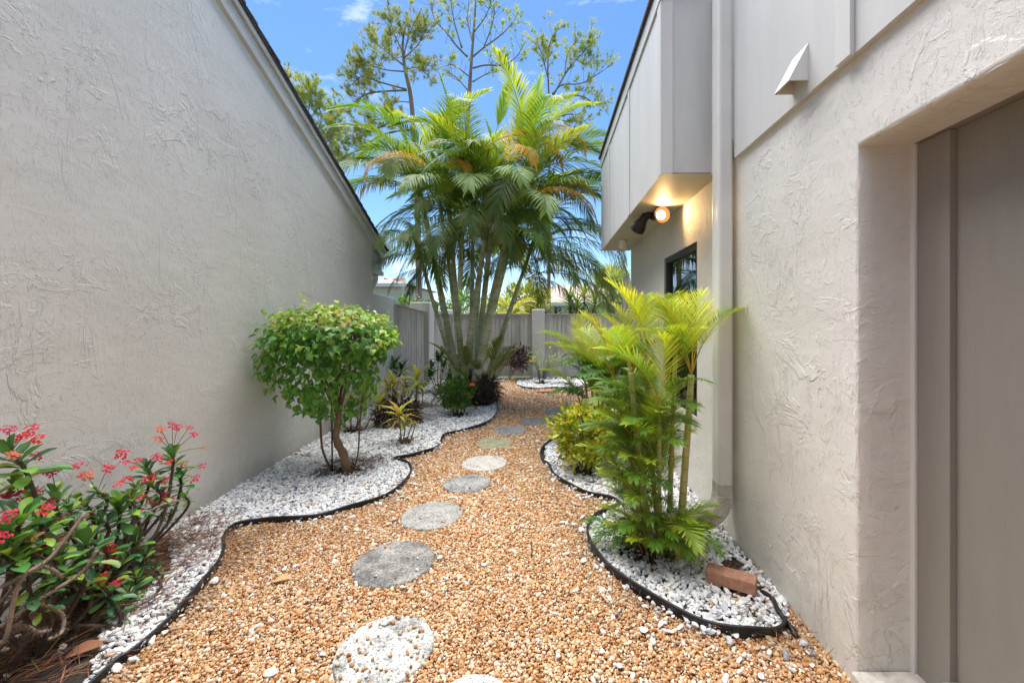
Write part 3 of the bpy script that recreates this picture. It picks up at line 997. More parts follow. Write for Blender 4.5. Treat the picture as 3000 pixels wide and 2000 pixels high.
def fence(p0, p1, t0, t1, label, step=0.10, rail=None, side=1):
    p0, p1 = Vector((*p0, 0)), Vector((*p1, 0))
    d = p1 - p0
    L = d.length
    d.normalize()
    nn = Vector((d.y, -d.x, 0)) * side
    f = empty('plank_fence', p0, label, 'fence', 'beige plank fence panels')
    k = max(1, round(L / step))
    s = L / k
    for i in range(k):
        a, b = p0 + d * (i * s + 0.0035), p0 + d * ((i + 1) * s - 0.0035)
        ta = t0 + (t1 - t0) * i / k - 0.03
        tb = t0 + (t1 - t0) * (i + 1) / k - 0.03
        j = rng.uniform(-0.003, 0.003)
        m_ = MB()
        q = nn * (0.011 + j)
        r_ = nn * (-0.011 + j)
        zz = 0.05 + rng.uniform(-0.012, 0.012)
        m_.hexa([a + q + Vector((0, 0, zz)), b + q + Vector((0, 0, zz)), b + r_ + Vector((0, 0, zz)), a + r_ + Vector((0, 0, zz))] if side < 0 else
                [a + q + Vector((0, 0, zz)), a + r_ + Vector((0, 0, zz)), b + r_ + Vector((0, 0, zz)), b + q + Vector((0, 0, zz))],
                [a + q + Vector((0, 0, ta)), b + q + Vector((0, 0, tb)), b + r_ + Vector((0, 0, tb)), a + r_ + Vector((0, 0, ta))] if side < 0 else
                [a + q + Vector((0, 0, ta)), a + r_ + Vector((0, 0, ta)), b + r_ + Vector((0, 0, tb)), b + q + Vector((0, 0, tb))])
        m_.build('board', M['fence'], f, bevel=0.003)
    # dark backing so the joints stay closed, cap and rail
    m_ = MB()
    def bar(o0, o1, z0a, z0b, z1a, z1b):
        m_.hexa([p0 + nn * o0 + Vector((0, 0, z0a)), p0 + nn * o1 + Vector((0, 0, z0a)), p1 + nn * o1 + Vector((0, 0, z0b)), p1 + nn * o0 + Vector((0, 0, z0b))],
                [p0 + nn * o0 + Vector((0, 0, z1a)), p0 + nn * o1 + Vector((0, 0, z1a)), p1 + nn * o1 + Vector((0, 0, z1b)), p1 + nn * o0 + Vector((0, 0, z1b))])
    bar(-0.034, -0.018, 0.05, 0.05, t0 - 0.04, t1 - 0.04)
    m_.build('backing', M['fence'], f)
    m_ = MB()
    bar(-0.05, 0.045, t0 - 0.029, t1 - 0.029, t0, t1)
    m_.build('cap_rail', M['fence_cap'], f, bevel=0.003)
    if rail:
        m_ = MB()
        bar(0.015, 0.045, rail - 0.02, rail - 0.02, rail + 0.02, rail + 0.02)
        m_.build('middle_rail', M['fence_cap'], f, bevel=0.003)
    return f
fence((XL(7.9) - 0.01, 7.905), (-2.66, 8.9), 1.755, 1.63, 'weathered plank fence panel beside the gable house wing wall', 0.09)
fence((-2.60, 9.33), (-2.36, 10.14), 1.63, 1.59, 'short shaded plank fence panel in the corner behind the palm', 0.09)
fence((-2.28, 10.23), (-0.352, 10.23), 1.61, 1.61, 'plank fence panel with middle rail behind the tall palm clump', 0.103, 0.80)
fence((-0.032, 10.23), (3.4, 10.23), 1.605, 1.605, 'plank fence panel with middle rail to the side of the yellow-flowered shrub', 0.103, 0.78)

# ---- right house
XW = 1.185
RH = empty('townhouse', (XW, 3.0, 0), 'pale stucco townhouse with overhanging panelled upper storey and recessed doorway', 'house')
WY0, WY1, WZ0, WZ1 = 3.217, 4.12, 0.645, 2.035      # window opening
DZ, DY = 2.068, 1.554                               # doorway head and jamb
YEND = 5.72
def wobble(y, z, a=0.004):
    return a * (math.sin(y * 31 + z * 17) + math.sin(z * 43 - y * 11) * 0.7)
mb = MB()
ys = [-2.0, DY, WY0, WY1, YEND]
zs = [-0.1, WZ0, WZ1, DZ, 2.55]
idx = {}
vv, ff = [], []
for j, z_ in enumerate(zs):
    for i, y_ in enumerate(ys):
        idx[i, j] = len(vv)
        vv.append((XW, y_, z_))
for j in range(len(zs) - 1):
    for i in range(len(ys) - 1):
        if i == 0 and j < 3: continue
        if i == 2 and j == 1: continue
        ff.append((idx[i, j], idx[i, j + 1], idx[i + 1, j + 1], idx[i + 1, j]))
mb.add(vv, ff)
# window reveals and far end return
dep = 0.07
mb.add([(XW, WY0, WZ0), (XW, WY1, WZ0), (XW, WY1, WZ1), (XW, WY0, WZ1), (XW + dep, WY0, WZ0), (XW + dep, WY1, WZ0), (XW + dep, WY1, WZ1), (XW + dep, WY0, WZ1)],
       [(0, 1, 5, 4), (1, 2, 6, 5), (2, 3, 7, 6), (3, 0, 4, 7)])
mb.add([(XW, YEND, -0.1), (XW + 3, YEND, -0.1), (XW + 3, YEND, 2.55), (XW, YEND, 2.55)], [(0, 1, 2, 3)])
mb.build('wall', M['stucco_right'], RH)
# doorway: rough plastered jamb and head with an uneven arris
XR = 1.379
mb = MB()
nz_ = 60
vv, ff = [], []
for i in range(nz_ + 1):
    z_ = -0.1 + (DZ + 0.1) * i / nz_
    e = wobble(1.0, z_ * 1.7, 0.0022)
    vv += [(XW - 0.001, DY + 0.02, z_), (XW - 0.003 + e * 0.4, DY + 0.004 + e, z_), (XW + 0.007, DY - 0.003 + e * 0.5, z_), (XW + 0.06, DY - 0.001 + e * 0.3, z_), (XR, DY + e * 0.2, z_)]
for i in range(nz_):
    for k in range(4):
        a = i * 5 + k
        ff.append((a, a + 5, a + 6, a + 1))
mb.add(vv, ff)
vv, ff = [], []
ny_ = 90
for i in range(ny_ + 1):
    y_ = -2.0 + (DY + 2.0) * i / ny_
    e = wobble(y_ * 1.9, 0.4, 0.0022)
    vv += [(XW - 0.001, y_, DZ + 0.02), (XW - 0.003 + e * 0.4, y_, DZ + 0.004 + e), (XW + 0.007, y_, DZ - 0.003 + e * 0.6), (XW + 0.06, y_, DZ - 0.001), (XR, y_, DZ)]
for i in range(ny_):
    for k in range(4):
        a = i * 5 + k
        ff.append((a, a + 1, a + 6, a + 5))
mb.add(vv, ff)
mb.build('doorway_reveal', M['stucco_right'], RH, smooth=True)
mb = MB(); mb.box(XR + 0.002, XR + 0.12, -2.0, DY + 0.08, DZ - 0.001, DZ + 0.2); mb.build('door_head_trim', M['taupe'], RH)
mb = MB(); mb.box(XR + 0.001, XR + 0.10, 1.536, DY + 0.06, 0.06, DZ + 0.05); mb.build('door_stop', M['trim'], RH, bevel=0.002)
mb = MB(); mb.box(XR + 0.012, XR + 0.05, 1.412, 1.535, 0.06, DZ - 0.003); mb.build('door_casing', M['taupe'], RH, bevel=0.002)
dr = MB(); dr.box(XR + 0.036, XR + 0.08, -2.0, 1.411, 0.165, DZ - 0.003)
dr = dr.build('door', M['taupe'], RH)
mb = MB(); mb.box(XR - 0.02, XR + 0.1, -2.0, 1.411, 0.085, 0.163); mb.build('door_sill', M['taupe'], RH, bevel=0.004)
mb = MB(); mb.box(1.15, XR + 0.03, -2.0, DY - 0.003, -0.05, 0.082); mb.build('threshold', M['marble'], RH, bevel=0.008)
# window
wn_ = empty('window', (XW + 0.03, (WY0 + WY1) / 2, WZ0))
wn_.parent = RH
wn_.location = Vector((XW + 0.03, (WY0 + WY1) / 2, WZ0)) - RH.location
bpy.context.view_layer.update()
def frame_rect(name, x0, x1, y0, y1, z0, z1, w, mat, parent, bevel=0.003):
    for (a, b, c, d) in ((y0, y1, z1 - w, z1), (y0, y1, z0, z0 + w), (y0, y0 + w, z0 + w, z1 - w), (y1 - w, y1, z0 + w, z1 - w)):
        m_ = MB(); m_.box(x0, x1, a, b, c, d); m_.build(name, mat, parent, bevel=bevel)
frame_rect('frame', XW + 0.012, XW + 0.066, WY0 + 0.004, WY1 - 0.004, WZ0 + 0.004, WZ1 - 0.004, 0.05, M['black_metal'], wn_)
mb = MB(); mb.box(XW + 0.044, XW + 0.05, WY0 + 0.05, WY1 - 0.05, WZ0 + 0.05, WZ1 - 0.05); mb.build('pane', M['glass'], wn_)

# upper siding above the doorway
XS = 1.158
mb = MB(); mb.box(XS, XS + 0.2, -2.0, 2.52, 2.408, 4.6); mb.build('siding_panel', M['siding'], RH)
mb = MB(); mb.box(XS - 0.02, XS - 0.001, 1.535, 1.615, 2.402, 4.6); mb.build('batten', M['trim'], RH, bevel=0.002)
mb = MB(); mb.box(XS - 0.02, XS - 0.001, 0.31, 0.39, 2.402, 4.6); mb.build('batten', M['trim'], RH, bevel=0.002)
# overhanging box
BX, BY0, BY1, BZ0, BZ1 = 0.773, 2.77, 5.80, 2.405, 3.70
mb = MB(); mb.box(BX + 0.02, 1.5, BY0 + 0.02, BY1, BZ0 + 0.012, BZ1); mb.build('upper_box', M['siding'], RH)
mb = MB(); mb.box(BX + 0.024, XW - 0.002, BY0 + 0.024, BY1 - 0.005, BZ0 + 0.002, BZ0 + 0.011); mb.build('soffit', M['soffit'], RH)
for yb in (3.85, 5.04):
    mb = MB(); mb.box(BX, BX + 0.019, yb - 0.04, yb + 0.04, BZ0 - 0.004, BZ1 - 0.13); mb.build('batten', M['trim'], RH, bevel=0.002)
for (a, b) in ((BY0 + 0.085, 3.808), (3.892, 4.998), (5.082, BY1 - 0.002)):
    mb = MB(); mb.box(BX + 0.008, BX + 0.0195, a, b, BZ0 - 0.002, BZ1 - 0.135); mb.build('siding_panel', M['siding'], RH)
mb = MB(); mb.box(BX, BX + 0.0195, BY0 + 0.002, BY0 + 0.083, BZ0 - 0.006, BZ1 - 0.13); mb.build('corner_board', M['trim'], RH, bevel=0.002)
mb = MB(); mb.box(BX + 0.001, BX + 0.082, BY0 - 0.002, BY0 + 0.0195, BZ0 - 0.004, BZ1 - 0.13); mb.build('corner_board', M['trim'], RH, bevel=0.002)
mb = MB(); mb.box(1.125, 1.158, BY0 - 0.002, BY0 + 0.0195, BZ0 - 0.004, BZ1 - 0.13); mb.build('corner_board', M['trim'], RH, bevel=0.002)
mb = MB(); mb.box(BX - 0.006, BX + 0.0195, BY0 - 0.01, BY1 + 0.02, BZ1 - 0.125, BZ1 + 0.0); mb.build('parapet_board', M['trim_y'], RH, bevel=0.003)
mb = MB(); mb.box(BX - 0.03, 1.5, BY0 - 0.03, BY1 + 0.03, BZ1 + 0.003, BZ1 + 0.035); mb.build('parapet_cap', M['roof'], RH, bevel=0.004)
mb = MB(); mb.box(XS + 0.2, 2.6, 2.0, 2.52, 2.4, 4.6); mb.build('upper_wall', M['siding'], RH)

# vent hood
VH = MB()
vy0, vy1, vz0, vz1, vx = 1.807, 1.925, 2.466, 2.632, XS - 0.088
VH.add([(XS, vy0, vz1), (XS, vy1, vz1), (vx, vy0, vz0), (vx, vy1, vz0), (XS, vy0, vz0), (XS, vy1, vz0)],
       [(0, 1, 3, 2), (0, 2, 4), (1, 5, 3)])
VH.add([(vx + 0.006, vy0 + 0.006, vz0 + 0.004), (vx + 0.006, vy1 - 0.006, vz0 + 0.004), (XS, vy0 + 0.006, vz0 + 0.08), (XS, vy1 - 0.006, vz0 + 0.08)], [(0, 2, 3, 1)])
vh = VH.build('vent_hood', M['downspout'])
vh.modifiers.new('thick', 'SOLIDIFY').thickness = 0.004
tag(vh, 'small wedge-shaped pale metal vent hood on the siding above the doorway', 'vent')

# ---- downspouts
def downspout(name, x0, x1, y0, y1, ztop, zbot, label, elbow=True):
    root = empty(name, ((x0 + x1) / 2, (y0 + y1) / 2, 0.1), label, 'downspout', 'pale metal rainwater downspouts')
    # ribbed section
    def section():
        w, d = x1 - x0, y1 - y0
        cx, cy = (x0 + x1) / 2, (y0 + y1) / 2
        rc, rib = 0.018, 0.0025
        pts = []
        for side in range(4):
            hw, hd = (w / 2, d / 2) if side % 2 == 0 else (d / 2, w / 2)
            row = []
            nk = 9
            for k in range(nk):                      # flat with shallow flutes
                t = -hw + rc + (2 * hw - 2 * rc) * k / (nk - 1)
                row.append((t, -hd + (rib if k in (2, 4, 6) else 0.0)))
            for k in range(1, 5):                    # rounded corner
                a = math.pi / 2 * k / 5
                row.append((hw - rc + rc * math.sin(a), -hd + rc - rc * math.cos(a)))
            for a, b in row:
                for _ in range(side): a, b = -b, a
                pts.append((a, b))
        return pts, cx, cy
    sec, cx, cy = section()
    ns = len(sec)
    m_ = MB()
    vv = [(cx + a, cy + b, ztop) for a, b in sec] + [(cx + a, cy + b, zbot) for a, b in sec]
    m_.add(vv, [(k, k + ns, (k + 1) % ns + ns, (k + 1) % ns) for k in range(ns)])
    m_.build('pipe', M['downspout'], root, smooth=True)
    if elbow:
        m_ = MB()
        rows = []
        R0 = 0.13
        nb = 26
        seq = []
        for i in range(nb + 1):
            an = R(84) * i / nb
            seq.append((Vector((cx - R0 + R0 * math.cos(an), cy - 0.06 * (i / nb) ** 2, zbot - R0 * math.sin(an) + 0.02)), an, 1.04 + (0.06 if i % 2 else 0)))
        last = seq[-1][0]
        dirv = Vector((-math.sin(R(84)), -0.12, -math.cos(R(84))))
        for s_ in (0.05, 0.25): seq.append((last + dirv * s_, R(84), 1.045))
        seq.insert(0, (Vector((cx, cy, zbot + 0.09)), 0.0, 1.04))
        vv = []
        for p, an, sc in seq:
            ca, sa = math.cos(an), math.sin(an)
            for a, b in sec:
                vv.append((p.x + a * sc * ca, p.y + b * sc, p.z - a * sc * sa))
        m_.add(vv, [(i * ns + k, (i + 1) * ns + k, (i + 1) * ns + (k + 1) % ns, i * ns + (k + 1) % ns) for i in range(len(seq) - 1) for k in range(ns)])
        m_.build('elbow', M['elbow'], root)
    return root
downspout('downspout', 1.068, 1.160, 2.535, 2.645, 4.6, 0.30, 'tall ribbed pale downspout with curved elbow at the corner below the siding')
downspout('downspout', 1.085, 1.165, 5.745, 5.83, 2.04, 0.05, 'short pale downspout at the far end of the townhouse wall', False)

# ---- twin floodlight under the soffit
FL = P(1931, 632, 3.66)
fl = empty('floodlight', (FL.x - 0.05, FL.y + 0.14, 2.40), 'twin-head dark floodlight under the soffit with one bulb lit', 'floodlight')
mb = MB(); mb.lathe([(0.055, 0), (0.055, -0.025), (0.03, -0.035)], (FL.x - 0.05, FL.y + 0.14, 2.404), 20); mb.build('mount', M['dark_bronze'], fl, smooth=False)
mb = MB(); mb.tube([(FL.x - 0.05, FL.y + 0.14, 2.375), (FL.x - 0.02, FL.y + 0.12, 2.345), (FL.x, FL.y + 0.10, FL.z + 0.0)], 0.014, 8); mb.build('arm', M['dark_bronze'], fl, smooth=True)
mb = MB(); mb.tube([(FL.x - 0.05, FL.y + 0.14, 2.375), (FL.x - 0.09, FL.y + 0.16, 2.345), (FL.x - 0.105, FL.y + 0.16, 2.32)], 0.014, 8); mb.build('arm', M['dark_bronze'], fl, smooth=True)
def lamp_head(p, d, lit):
    d = Vector(d).normalized()
    m_ = MB()
    p = Vector(p)
    stations = [(-0.10, 0.030), (-0.085, 0.036), (-0.03, 0.042), (0.03, 0.066), (0.075, 0.072)]
    m_.tube([p + d * s for s, _ in stations], [r for _, r in stations], 24, caps=False)
    stations = [(-0.095, 0.028), (-0.03, 0.036), (0.03, 0.060), (0.075, 0.0715)]
    m_.tube([p + d * s for s, _ in stations], [r for _, r in stations], 24, caps=False)
    m_.tube([p - d * 0.101, p - d * 0.098], [0.030, 0.031], 24)
    rfm = MB()
    rfm.tube([p - d * 0.02, p + d * 0.03, p + d * 0.073], [0.032, 0.059, 0.0708], 24, caps=False)
    h = m_.build('lamp_head', M['dark_bronze'], fl, smooth=True, label='lit lamp head pointing along the path' if lit else 'unlit dark lamp head pointing away')
    if lit: rfm.build('reflector', M['reflector'], h, smooth=True)
    m_ = MB()
    q = [(0.0, 0.02), (0.02, 0.036), (0.040, 0.043), (0.052, 0.040), (0.060, 0.027), (0.064, 0.004)]
    m_.tube([p + d * s for s, _ in q], [r for _, r in q], 24)
    m_.build('bulb', M['bulb'] if lit else M['black_metal'], h, smooth=True)
    return p + d * 0.10
lp = lamp_head(FL, (0.10, -1, -0.12), True)
lamp_head((FL.x - 0.115, FL.y + 0.20, FL.z - 0.02), (-0.35, 0.75, -0.65), False)
ld = bpy.data.lights.new('flood_bulb', 'SPOT')
ld.energy = 3
ld.color = (1.0, 0.62, 0.26)
ld.spot_size = R(165)
ld.spot_blend = 0.7
ld.shadow_soft_size = 0.04
lo = bpy.data.objects.new('flood_bulb_light', ld)
lo.location = lp
lo.rotation_euler = Vector((-0.10, 1, 0.05)).to_track_quat('Z', 'Y').to_euler()
col.objects.link(lo)

mb = MB()
cn = P(1825, 730, 5.05)
mb.lathe([(0.048, 0.0), (0.05, -0.03), (0.05, -0.10), (0.044, -0.104), (0.040, -0.09)], (cn.x, cn.y, 2.404), 24)
tag(mb.build('soffit_light', M['downspout'], smooth=False), 'small pale cylindrical light can under the far end of the soffit', 'light')

# ---- loose bricks
def brick(p, L, Wd, H, rz, label, grp):
    m_ = MB()
    m_.box(-L / 2, L / 2, -Wd / 2, Wd / 2, 0, H)
    me = m_.mesh('brick', M['brick'])
    o = bpy.data.objects.new('brick', me)
    o.location = p
    o.rotation_euler = (R(1.5), R(-2), rz)
    md = o.modifiers.new('bevel', 'BEVEL'); md.width = 0.005; md.segments = 2
    col.objects.link(o)
    return tag(o, label, 'brick')
brick(G(2143, 1712, 0.035), 0.235, 0.085, 0.065, R(-33), 'worn pinkish brick lying on white stones beside the downspout wall', None)
brick(G(1592, 1152, 0.0), 0.26, 0.10, 0.05, R(2), 'small brick half buried in the gravel before the back fence bed', None)
# scrap of old edging against the right wall, and a stub of wire in the gravel
scr = smooth_curve([G(2228, 1730, 0.03), G(2262, 1752, 0.04), G(2282, 1790, 0.045), G(2318, 1838, 0.03), G(2335, 1868, 0.015)], 5)
mb = MB(); mb.tube(scr, [0.008, 0.011, 0.013, 0.012, 0.011, 0.012, 0.013, 0.012, 0.011, 0.012, 0.013, 0.012, 0.011, 0.011, 0.011, 0.012, 0.013, 0.012, 0.011, 0.010, 0.008], 7)
tag(mb.build('edging_scrap', M['black_plastic'], smooth=True), 'crumpled scrap of black edging lying against the townhouse wall near the brick', 'scrap')
w0 = G(1558, 1640, 0.0)
mb = MB(); mb.tube([(w0.x, w0.y, -0.02), (w0.x, w0.y, 0.05), (w0.x - 0.002, w0.y + 0.002, 0.105)], 0.0028, 6)
tag(mb.build('marker_wire', M['dark_bronze'], smooth=True), 'thin dark wire stub sticking out of the orange gravel', 'wire')
def dead_leaf(p, L, rz, c, label):
    m_ = MB()
    n = 6
    vv, ff = [], []
    for i in range(n + 1):
        t = i / n
        w = 0.30 * math.sin(math.pi * min(1, t * 0.95 + 0.03)) ** 0.8
        z = 0.10 * math.sin(t * 3.0)
        vv += [(-w * 0.95, t, z + 0.12 * w * 2), (0, t, z), (w, t, z + 0.16 * w * 2)]
    for i in range(n):
        for k in range(2):
            a = i * 3 + k
            ff.append((a, a + 1, a + 4, a + 3))
    m_.add(vv, ff, c)
    o = bpy.data.objects.new('dead_leaf', m_.mesh('dead_leaf', M['thatch'], True))
    o.scale = (L, L, L)
    o.location = p
    o.rotation_euler = (R(6), R(10), rz)
    col.objects.link(o)
    return tag(o, label, 'leaf')
dead_leaf(G(190, 1925, 0.03), 0.115, R(-62), s2l(150, 100, 74), 'curled reddish-brown dead leaf at the rim of the straw under the thorny bush')
dead_leaf(G(2120, 1842, 0.03), 0.06, R(70), s2l(170, 110, 60), 'small brown dead leaf against the near black edging')
dead_leaf(G(800, 1704, 0.018), 0.085, R(-70), s2l(200, 160, 110), 'pale tan dead leaf on the gravel near the long edging')

# ---- unseen wall added behind the viewer to shade the faces turned towards it
mb = MB(); mb.box(-2.14, 1.18, -2.2, -1.95, -0.1, 2.9)
tag(mb.build('unseen_shade_wall', M['stucco_post'], bevel=0.02), 'unseen stucco wall added behind the viewer to shade surfaces facing it', 'wall')

# ================================================================== PLANTS
def blade(prof, L=1.0, fold=0.15, droop=0.15, curl=0.0, c=(0.1, 0.2, 0.05), c2=None, wave=0.0):
    """leaf along +Y, unit length: prof = [(y, halfwidth)]; returns verts, faces, cols"""
    vv, ff, cc = [], [], []
    n = len(prof)
    for i, (y, w) in enumerate(prof):
        z = -droop * y * y + curl * y
        wz = wave * math.sin(i * 2.4)
        vv += [(-w, y, z + fold * w + wz), (0, y, z), (w, y, z + fold * w - wz)]
        mid = c2 if c2 else c
        cc += [c, mid, c]
    for i in range(n - 1):
        a = i * 3
        ff += [(a, a + 1, a + 4, a + 3), (a + 1, a + 2, a + 5, a + 4)]
    return [(x * L, y * L, z * L) for x, y, z in vv], ff, cc

HEART = [(0.0, 0.10), (0.10, 0.33), (0.30, 0.40), (0.60, 0.27), (0.85, 0.10), (1.0, 0.0)]
OVAL = [(0.0, 0.02), (0.2, 0.13), (0.5, 0.20), (0.8, 0.13), (1.0, 0.0)]
SPAT = [(0.0, 0.02), (0.3, 0.085), (0.62, 0.19), (0.85, 0.185), (0.96, 0.09), (1.0, 0.0)]
STRAP = [(0.0, 0.03), (0.25, 0.085), (0.55, 0.10), (0.85, 0.06), (1.0, 0.0)]

def jit(c, a, r_):
    k = 1 + r_.uniform(-a, a)
    return tuple(max(0.0, min(1, q * k * (1 + r_.uniform(-a, a) * 0.35))) for q in c)

def leaf_set(prof, colors, n, mat, seed, fold=0.2, droop=0.2, name='leaf', mids=None, wave=0.0):
    """n mesh variants of a leaf, unit length"""
    r_ = random.Random(seed)
    out = []
    for i in range(n):
        m_ = MB()
        k = i % len(colors)
        v, f, c = blade(prof, 1.0, fold * r_.uniform(0.5, 1.5), droop * r_.uniform(0.2, 1.8), r_.uniform(-0.05, 0.1), jit(colors[k], 0.15, r_), mids[k] if mids else None, wave * r_.uniform(-1, 1))
        m_.add(v, f, c)
        out.append((m_.mesh(name, mat, True), np.array(v), f, np.array(c)))
    return out

def foliage(parent, spots, variants, mat, nparts, crown_name='crown', part_name='leaf', key=None, seed=1):
    """spots: list of (matrix, variant).  The nparts that show largest become parts, the rest one mesh."""
    if key is None:
        key = lambda m_: (m_.translation - cam.location).length
    order = sorted(range(len(spots)), key=lambda i: key(spots[i][0]))
    single = set(order[:nparts])
    vs_, fs_, cs_ = [], [], []
    b = 0
    for i, (mt, vi) in enumerate(spots):
        me, v, f, c = variants[vi]
        if i in single:
            place(part_name, me, parent, mt)
        else:
            A = np.array(mt)
            vs_.append(v @ A[:3, :3].T + A[:3, 3])
            fs_ += [tuple(q + b for q in t) for t in f]
            cs_.append(c)
            b += len(v)
    if vs_:
        m_ = MB()
        m_.v = [tuple(p) for p in np.concatenate(vs_)]
        m_.f = fs_
        m_.c = [tuple(p) for p in np.concatenate(cs_)]
        m_.t = [0.0] * len(m_.v)
        m_.mi = [0] * len(fs_)
        m_.build(crown_name, mat, parent, smooth=True, kind='stuff')

def rdir(r_):
    while True:
        v = Vector((r_.uniform(-1, 1), r_.uniform(-1, 1), r_.uniform(-1, 1)))
        if 0.05 < v.length < 1: return v.normalized()

# ------------------------------------------------------------------ palm fronds
def frond_mesh(name, L, npair, ll, lw, elev, bend, fwd, vee, droop, seed, c_in, c_tip, rach_c, petiole=0.16, curl_old=0.0, rach_r=0.011, mat=None):
    r_ = random.Random(seed)
    n = 16
    pts, tan = [], []
    p = Vector((0, 0, 0))
    ds = L / n
    sw = r_.uniform(-0.25, 0.25)
    for i in range(n + 1):
        s = i / n
        th = R(elev) - R(bend) * s ** 1.35
        d = Vector((math.cos(th) * math.cos(sw * s), math.cos(th) * math.sin(sw * s), math.sin(th)))
        pts.append(p.copy()); tan.append(d)
        p = p + d * ds
    m_ = MB()
    m_.tube(pts, [rach_r * (1 - 0.85 * (i / n) ** 0.8) for i in range(n + 1)], 5, c=rach_c, caps=False)
    roll = r_.uniform(-0.5, 0.5)
    for k in range(npair):
        s = petiole + (1 - petiole) * (k + 0.5) / npair
        fi = s * n
        i = min(int(fi), n - 1)
        q = pts[i].lerp(pts[i + 1], fi - i)
        t = tan[i].lerp(tan[i + 1], fi - i).normalized()
        side0 = t.cross(Vector((0, 0, 1)))
        if side0.length < 0.15: side0 = Vector((0, -1, 0))
        side0.normalize()
        nrm = side0.cross(t).normalized()
        u = (s - petiole) / (1 - petiole)
        ln = ll * (0.55 + 0.45 * math.sin(math.pi * min(1.0, u * 0.9 + 0.22))) * (1.0 - 0.45 * u ** 3)
        for sg in (-1, 1):
            fw = R(fwd) * (1 - 0.45 * u) + R(r_.uniform(-5, 5))
            ve = R(vee) + R(r_.uniform(-9, 9))
            d = t * math.cos(fw) + (side0 * sg * math.cos(ve) + nrm * math.sin(ve)) * math.sin(fw)
            d.normalize()
            wv = (t - d * t.dot(d))
            wv = wv.normalized() if wv.length > 0.05 else nrm
            lnn = ln * r_.uniform(0.9, 1.08)
            gl = droop * r_.uniform(0.7, 1.35)
            vv, cc = [], []
            cj = r_.uniform(0.82, 1.18)
            old = r_.random() < curl_old
            for tt, wf in ((0, 0.45), (0.3, 1.0), (0.62, 0.8), (0.86, 0.42), (1.0, 0.04)):
                pos = q + d * (lnn * tt) + Vector((0, 0, -1)) * (lnn * gl * tt * tt)
                if old: pos += nrm * 0.06 * lnn * math.sin(tt * 5)
                h = lw * wf * 0.5
                vv += [pos - wv * h, pos + wv * h]
                a = tt ** 1.5 if not old else min(1, tt * 1.6)
                c = tuple((c_in[z] * (1 - a) + c_tip[z] * a) * cj for z in range(3))
                cc += [c, c]
            m_.add(vv, [(0, 1, 3, 2), (2, 3, 5, 4), (4, 5, 7, 6), (6, 7, 9, 8)], cc)
    return m_.mesh(name, mat or M['frond'], True)

DG, MG, YG = s2l(88, 118, 44), s2l(128, 152, 52), s2l(188, 192, 62)
OY, OB = s2l(206, 150, 58), s2l(176, 128, 84)
RC = s2l(150, 154, 74)
big = {}
big['spear'] = [frond_mesh('frond', 1.5, 48, 0.50, 0.024, 82, 14, 20, 12, 0.02, 100 + i, s2l(136, 172, 36), s2l(168, 190, 60), RC) for i in range(3)]
big['up'] = [frond_mesh('frond', 2.0, 62, 0.55, 0.022, 72, 62, 52, 32, 0.22, 110 + i, MG, YG, RC) for i in range(4)]
big['mid'] = [frond_mesh('frond', 2.1, 64, 0.56, 0.022, 52, 88, 56, 28, 0.34, 120 + i, DG, MG, RC) for i in range(5)]
big['low'] = [frond_mesh('frond', 2.0, 62, 0.54, 0.021, 28, 92, 58, 18, 0.46, 130 + i, DG, MG, RC, curl_old=0.05) for i in range(5)]
big['hang'] = [frond_mesh('frond', 1.9, 58, 0.50, 0.020, 2, 84, 60, 8, 0.5, 140 + i, s2l(66, 98, 42), s2l(120, 124, 52), RC, curl_old=0.12) for i in range(4)]
big['old'] = [frond_mesh('frond', 1.8, 54, 0.48, 0.020, 34, 118, 58, 18, 0.5, 150 + i, s2l(170, 160, 62), s2l(214, 140, 56), s2l(196, 160, 76), curl_old=0.5) for i in range(3)]

def stem_path(p0, p1, bow, n=12):
    p0, p1 = Vector(p0), Vector(p1)
    d = p1 - p0
    out = []
    for i in range(n + 1):
        t = i / n
        out.append(p0 + d * t + Vector(bow) * (4 * t * (1 - t)) * 1.0)
    return out

def ringed(m_, pts, r0, r1, n=12, ringw=0.125):
    """stem with slightly swollen leaf-scar rings"""
    L = sum((pts[i + 1] - pts[i]).length for i in range(len(pts) - 1))
    fine, rad = [], []
    k = int(L / (ringw / 4))
    for i in range(k + 1):
        t = i / k
        fi = t * (len(pts) - 1)
        a = min(int(fi), len(pts) - 2)
        fine.append(pts[a].lerp(pts[a + 1], fi - a))
        rad.append((r0 + (r1 - r0) * t ** 0.8) * (1.06 if i % 4 == 0 else 1.0))
    m_.tube(fine, rad, n)

PALM = Vector((-1.22, 7.25, 0))
pr = random.Random(21)
palm = empty('areca_palm', PALM, 'tall many-stemmed feather palm clump rising above the white stone bed', 'palm tree')
palm_stems = [   # base px, top px, base depth, top depth, radius
    ((1330, 1065), (1240, 610), 7.2, 7.5, 0.058), ((1345, 1040), (1282, 560), 7.5, 7.7, 0.045), ((1352, 1070), (1322, 690), 7.35, 7.4, 0.050),
    ((1350, 1110), (1420, 700), 6.95, 6.9, 0.052), ((1378, 1050), (1385, 700), 7.4, 7.6, 0.046), ((1394, 1060), (1412, 760), 7.6, 7.9, 0.042),
    ((1396, 1060), (1450, 590), 7.25, 7.3, 0.052), ((1388, 1110), (1498, 700), 6.85, 6.7, 0.060), ((1402, 1100), (1520, 570), 6.95, 6.9, 0.056),
    ((1420, 1060), (1556, 730), 7.3, 7.6, 0.040), ((1426, 1070), (1530, 806), 7.1, 7.0, 0.034), ((1340, 1060), (1236, 770), 7.4, 7.0, 0.04)]
skirt_leaves = []
tops = []
